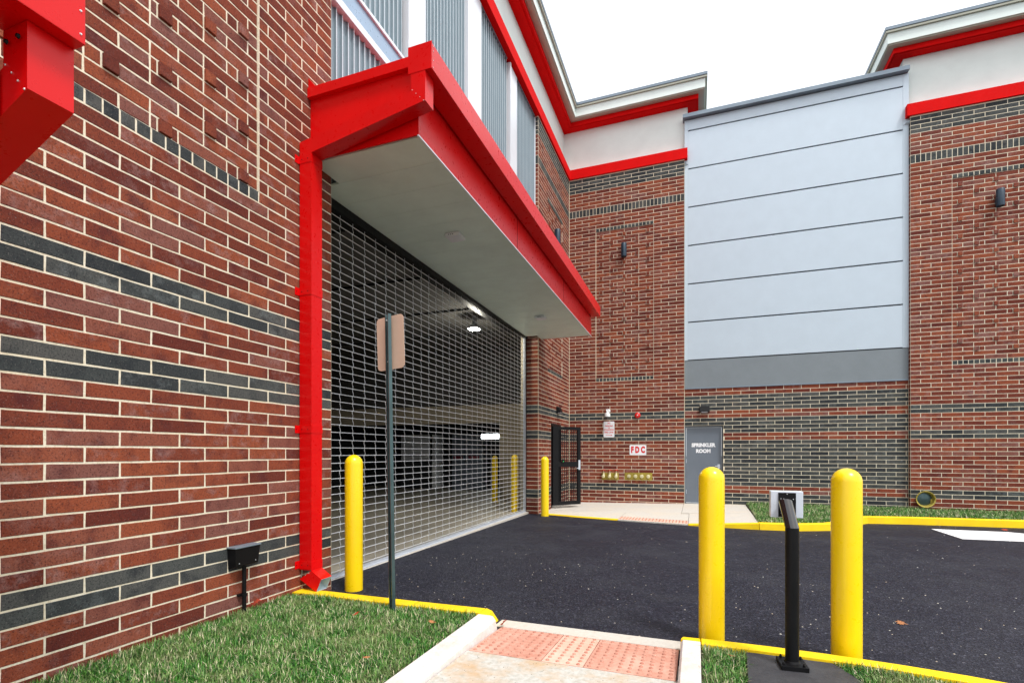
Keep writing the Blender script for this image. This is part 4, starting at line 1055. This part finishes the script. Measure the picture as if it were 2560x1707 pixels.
bl = thing('alarm_bell', 'round red alarm bell with silver centre on the facade', 'bell', (-1.57, Y, 2.49))
obj('back_box', MB().lathe([(.055, 0), (.055, .03)], (-1.567, Y - .001, 2.489), 'Y', 20), 'bell_red', bl)
obj('gong', MB().lathe([(.083, .03), (.085, .036), (.080, .055), (.062, .072), (.03, .082), (.004, .084)], (-1.567, Y - .001, 2.489), 'Y', 32), 'bell_red', bl, smooth=True)
obj('centre_nut', MB().lathe([(.018, .083), (.016, .092), (.004, .098)], (-1.567, Y - .001, 2.489), 'Y', 12), 'steel', bl, smooth=True)
sc_ = thing('security_camera', 'white dome camera on a bracket above the fire lane sign', 'camera', (-2.39, Y, 2.55))
cxx = -2.395
obj('wall_plate', MB().lathe([(.06, 0), (.06, .02), (.05, .03)], (cxx, Y - .001, 2.635), 'Y', 20), 'white_plastic', sc_, smooth=True)
obj('arm', MB().tube([(cxx, Y - .02, 2.635), (cxx, Y - .14, 2.65), (cxx, Y - .17, 2.60), (cxx, Y - .17, 2.54)], .036, 14), 'white_plastic', sc_, smooth=True)
obj('shroud', MB().lathe([(.045, 2.565), (.078, 2.545), (.082, 2.50), (.082, 2.46)], (cxx, Y - .17, 0), 'Z', 24), 'white_plastic', sc_, smooth=True)
obj('dome', MB().lathe([(.005, 2.395), (.035, 2.405), (.060, 2.43), (.068, 2.459)], (cxx, Y - .17, 0), 'Z', 24), 'gloss_black', sc_, smooth=True)

va = thing('standpipe_valves', 'brass plate with three red-wheeled hose valves on the facade', 'valves', (-2.34, Y, .75))
obj('back_plate', MB().box(-2.585, -2.095, Y - .008, Y - .001, .655, .858), 'brass', va, bevel=.002)
for x in (-2.519, -2.343, -2.160):
    v = obj('valve', MB().tube([(x, Y - .006, .76), (x, Y - .10, .76)], .026, 12).lathe([(.038, .10), (.044, .105), (.044, .15), (.03, .16)], (x, Y, .755), 'Y', 18).lathe([(.030, .77), (.036, .80), (.020, .835), (.024, .86), (.008, .875), (.008, .93)], (x, Y - .07, 0), 'Z', 12), 'brass_pale', va, smooth=True)
    obj('hand_wheel', MB().lathe([(.030, .930), (.048, .934), (.048, .946), (.030, .950)], (x, Y - .07, 0), 'Z', 18), 'bell_red', v)
    obj('chain', MB().tube([(x - .01, Y - .10, .72), (x - .004, Y - .08, .66), (x + .003, Y - .05, .62)], .0035, 5), 'brass', v)
vb = thing('fire_department_inlets', 'wide brass plate with four capped hose inlets on the facade', 'inlets', (-1.55, Y, .76))
obj('back_plate', MB().box(-1.930, -1.165, Y - .008, Y - .001, .660, .868), 'brass', vb, bevel=.002)
for x in (-1.800, -1.621, -1.445, -1.268):
    v = obj('inlet', MB().lathe([(.040, .0), (.036, .05), (.050, .055), (.052, .085), (.044, .095)], (x, Y - .008, .768), 'Y', 20), 'brass_pale', vb, smooth=True)
    mb = MB()
    for k in range(3):
        a = k * 2 * PI / 3 + .4; mb.lathe([(.008, .06), (.006, .10)], (x + .046 * math.cos(a), Y - .008, .768 + .046 * math.sin(a)), 'Y', 6)
    obj('cap_lug', mb, 'brass_pale', v)
    obj('cap_knob', MB().lathe([(.016, .0955), (.010, .115)], (x, Y - .008, .768), 'Y', 10), 'brass_pale', v)
    obj('chain', MB().tube([(x - .02, Y - .06, .72), (x - .005, Y - .05, .645), (x + .04, Y - .03, .61), (x + .07, Y - .02, .65)], .003, 5), 'brass', v)

pp = thing('pipe_outlet', 'round open brass pipe outlet low on the right pier', 'pipe', (5.06, Y, .34))
pc = (5.085, Y, .335)
obj('pipe', MB().lathe([(.155, 0), (.155, .05), (.175, .085), (.192, .10), (.197, .115), (.190, .122), (.172, .115), (.150, .06), (.148, .02)], pc, 'Y', 36, cap=False), 'brass', pp, smooth=True)
obj('flap', MB().lathe([(.149, .022), (.10, .035), (.004, .045)], pc, 'Y', 28), 'green_steel', pp, smooth=True)
obj('bracket', MB().box(5.20, 5.27, Y - .05, Y - .001, .20, .34), 'brass', pp, bevel=.004)

# ------------------------------------------------------------------ fallen leaves
lobes = [(0, .5), (.10, .22), (.34, .36), (.22, .12), (.48, .05), (.20, -.06), (.25, -.28), (.06, -.16), (.01, -.55), (-.02, -.55), (-.06, -.16), (-.26, -.24), (-.20, -.04), (-.46, .08), (-.2, .14), (-.32, .34), (-.09, .22)]
def fallen(x, y, z, s, a, mat, label, flip=.25):
    R_ = Euler((random.uniform(-flip, flip), random.uniform(-flip, flip), a)).to_matrix()
    vs = [R_ @ Vector((p * s, q * s, .10 * s * math.sin(p * 5) + .06 * s * q)) for p, q in lobes]
    zmin = min(v.z for v in vs)
    top = [(v.x + x, v.y + y, v.z - zmin + z + .003) for v in vs]; bot = [(p[0], p[1], p[2] - .0012) for p in top]
    c0 = R_ @ Vector((0, 0, 0)); cc = (c0.x + x, c0.y + y, c0.z - zmin + z + .003); n = len(top)
    mb = MB(); mb.add(top + [cc], [(i, (i + 1) % n, n) for i in range(n)]); mb.add(bot + [(cc[0], cc[1], cc[2] - .0012)], [((i + 1) % n, i, n) for i in range(n)])
    o = obj('fallen_leaf', mb, mat, loc=(x, y, z)); o['label'] = label; o['category'] = 'leaf'; o['group'] = 'fallen leaves scattered about'
fallen(A + .09, 3.22, ZG + .04, .11, .5, 'leaf_red', 'red leaf at the foot of the junction box conduit', .7)
fallen(-1.47, 3.80, .045, .085, .3, 'leaf_red', 'red leaf on the ramp edge against the white kerb corner', .5)
fallen(-1.535, 3.72, .055, .07, 2.0, 'leaf_red', 'small red leaf leaning in the angle of the white kerb', .9)
fallen(-2.50, 3.28, ZG + .045, .07, 1.0, 'leaf_red', 'red leaf in the grass just left of the sign post', .6)
fallen(-1.86, 3.33, ZG + .045, .06, 2.2, 'leaf_tan', 'brown leaf in the grass near the kerb corner', .6)
fallen(-3.30, 3.55, ZG + .045, .07, .2, 'leaf_tan', 'tan leaf in the grass under the downspout mouth', .5)
fallen(-1.92, 2.62, ZG + .045, .06, 3.0, 'leaf_tan', 'tan leaf in the grass beside the long white kerb', .5)
fallen(.20, 3.42, ZG + .045, .05, 3.0, 'leaf_tan', 'tan leaf in the grass strip before the black pad', .5)
fallen(1.6, 5.05, ga(5.05), .085, 1.2, 'leaf_tan', 'single tan leaf on the asphalt right of the bollards', .2)
fallen(4.55, 9.5, ga(9.5), .10, .2, 'leaf_tan', 'pale leaf on the asphalt before the white road marking', .2)
fallen(5.5, 12.2, ga(12.2), .13, .2, 'leaf_red', 'red leaf against the far yellow kerb', .2)
fallen(1.75, 11.3, .12, .15, 1.2, 'leaf_red', 'red leaf on the far grass beside the walkway', .3)

# loose grit on the paving
mb = MB()
for k in range(700):
    x, y = random.uniform(-3.4, 9), random.uniform(3.95, 13.4) if random.random() < .6 else random.uniform(3.95, 6.5)
    if y > 10.4 and x < 3.6: continue
    r_ = random.uniform(.003, .009); z = ga(y) + .0005
    mb.add([(x - r_, y, z), (x, y - r_ * .8, z), (x + r_ * 1.2, y, z), (x, y + r_, z), (x, y, z + r_ * .7)], [(0, 1, 4), (1, 2, 4), (2, 3, 4), (3, 0, 4)])
obj('grit', mb, 'concrete', kind='stuff')
mb = MB()
for k in range(160):
    x, y = random.uniform(-1.45, -.15), random.uniform(2.4, 3.15)
    r_ = random.uniform(.001, .0035); z = zr(y) + .0003
    mb.add([(x - r_, y, z), (x, y - r_ * .8, z), (x + r_ * 1.2, y, z), (x, y + r_, z), (x, y, z + r_ * .7)], [(0, 1, 4), (1, 2, 4), (2, 3, 4), (3, 0, 4)])
obj('grit', mb, 'soil', kind='stuff')
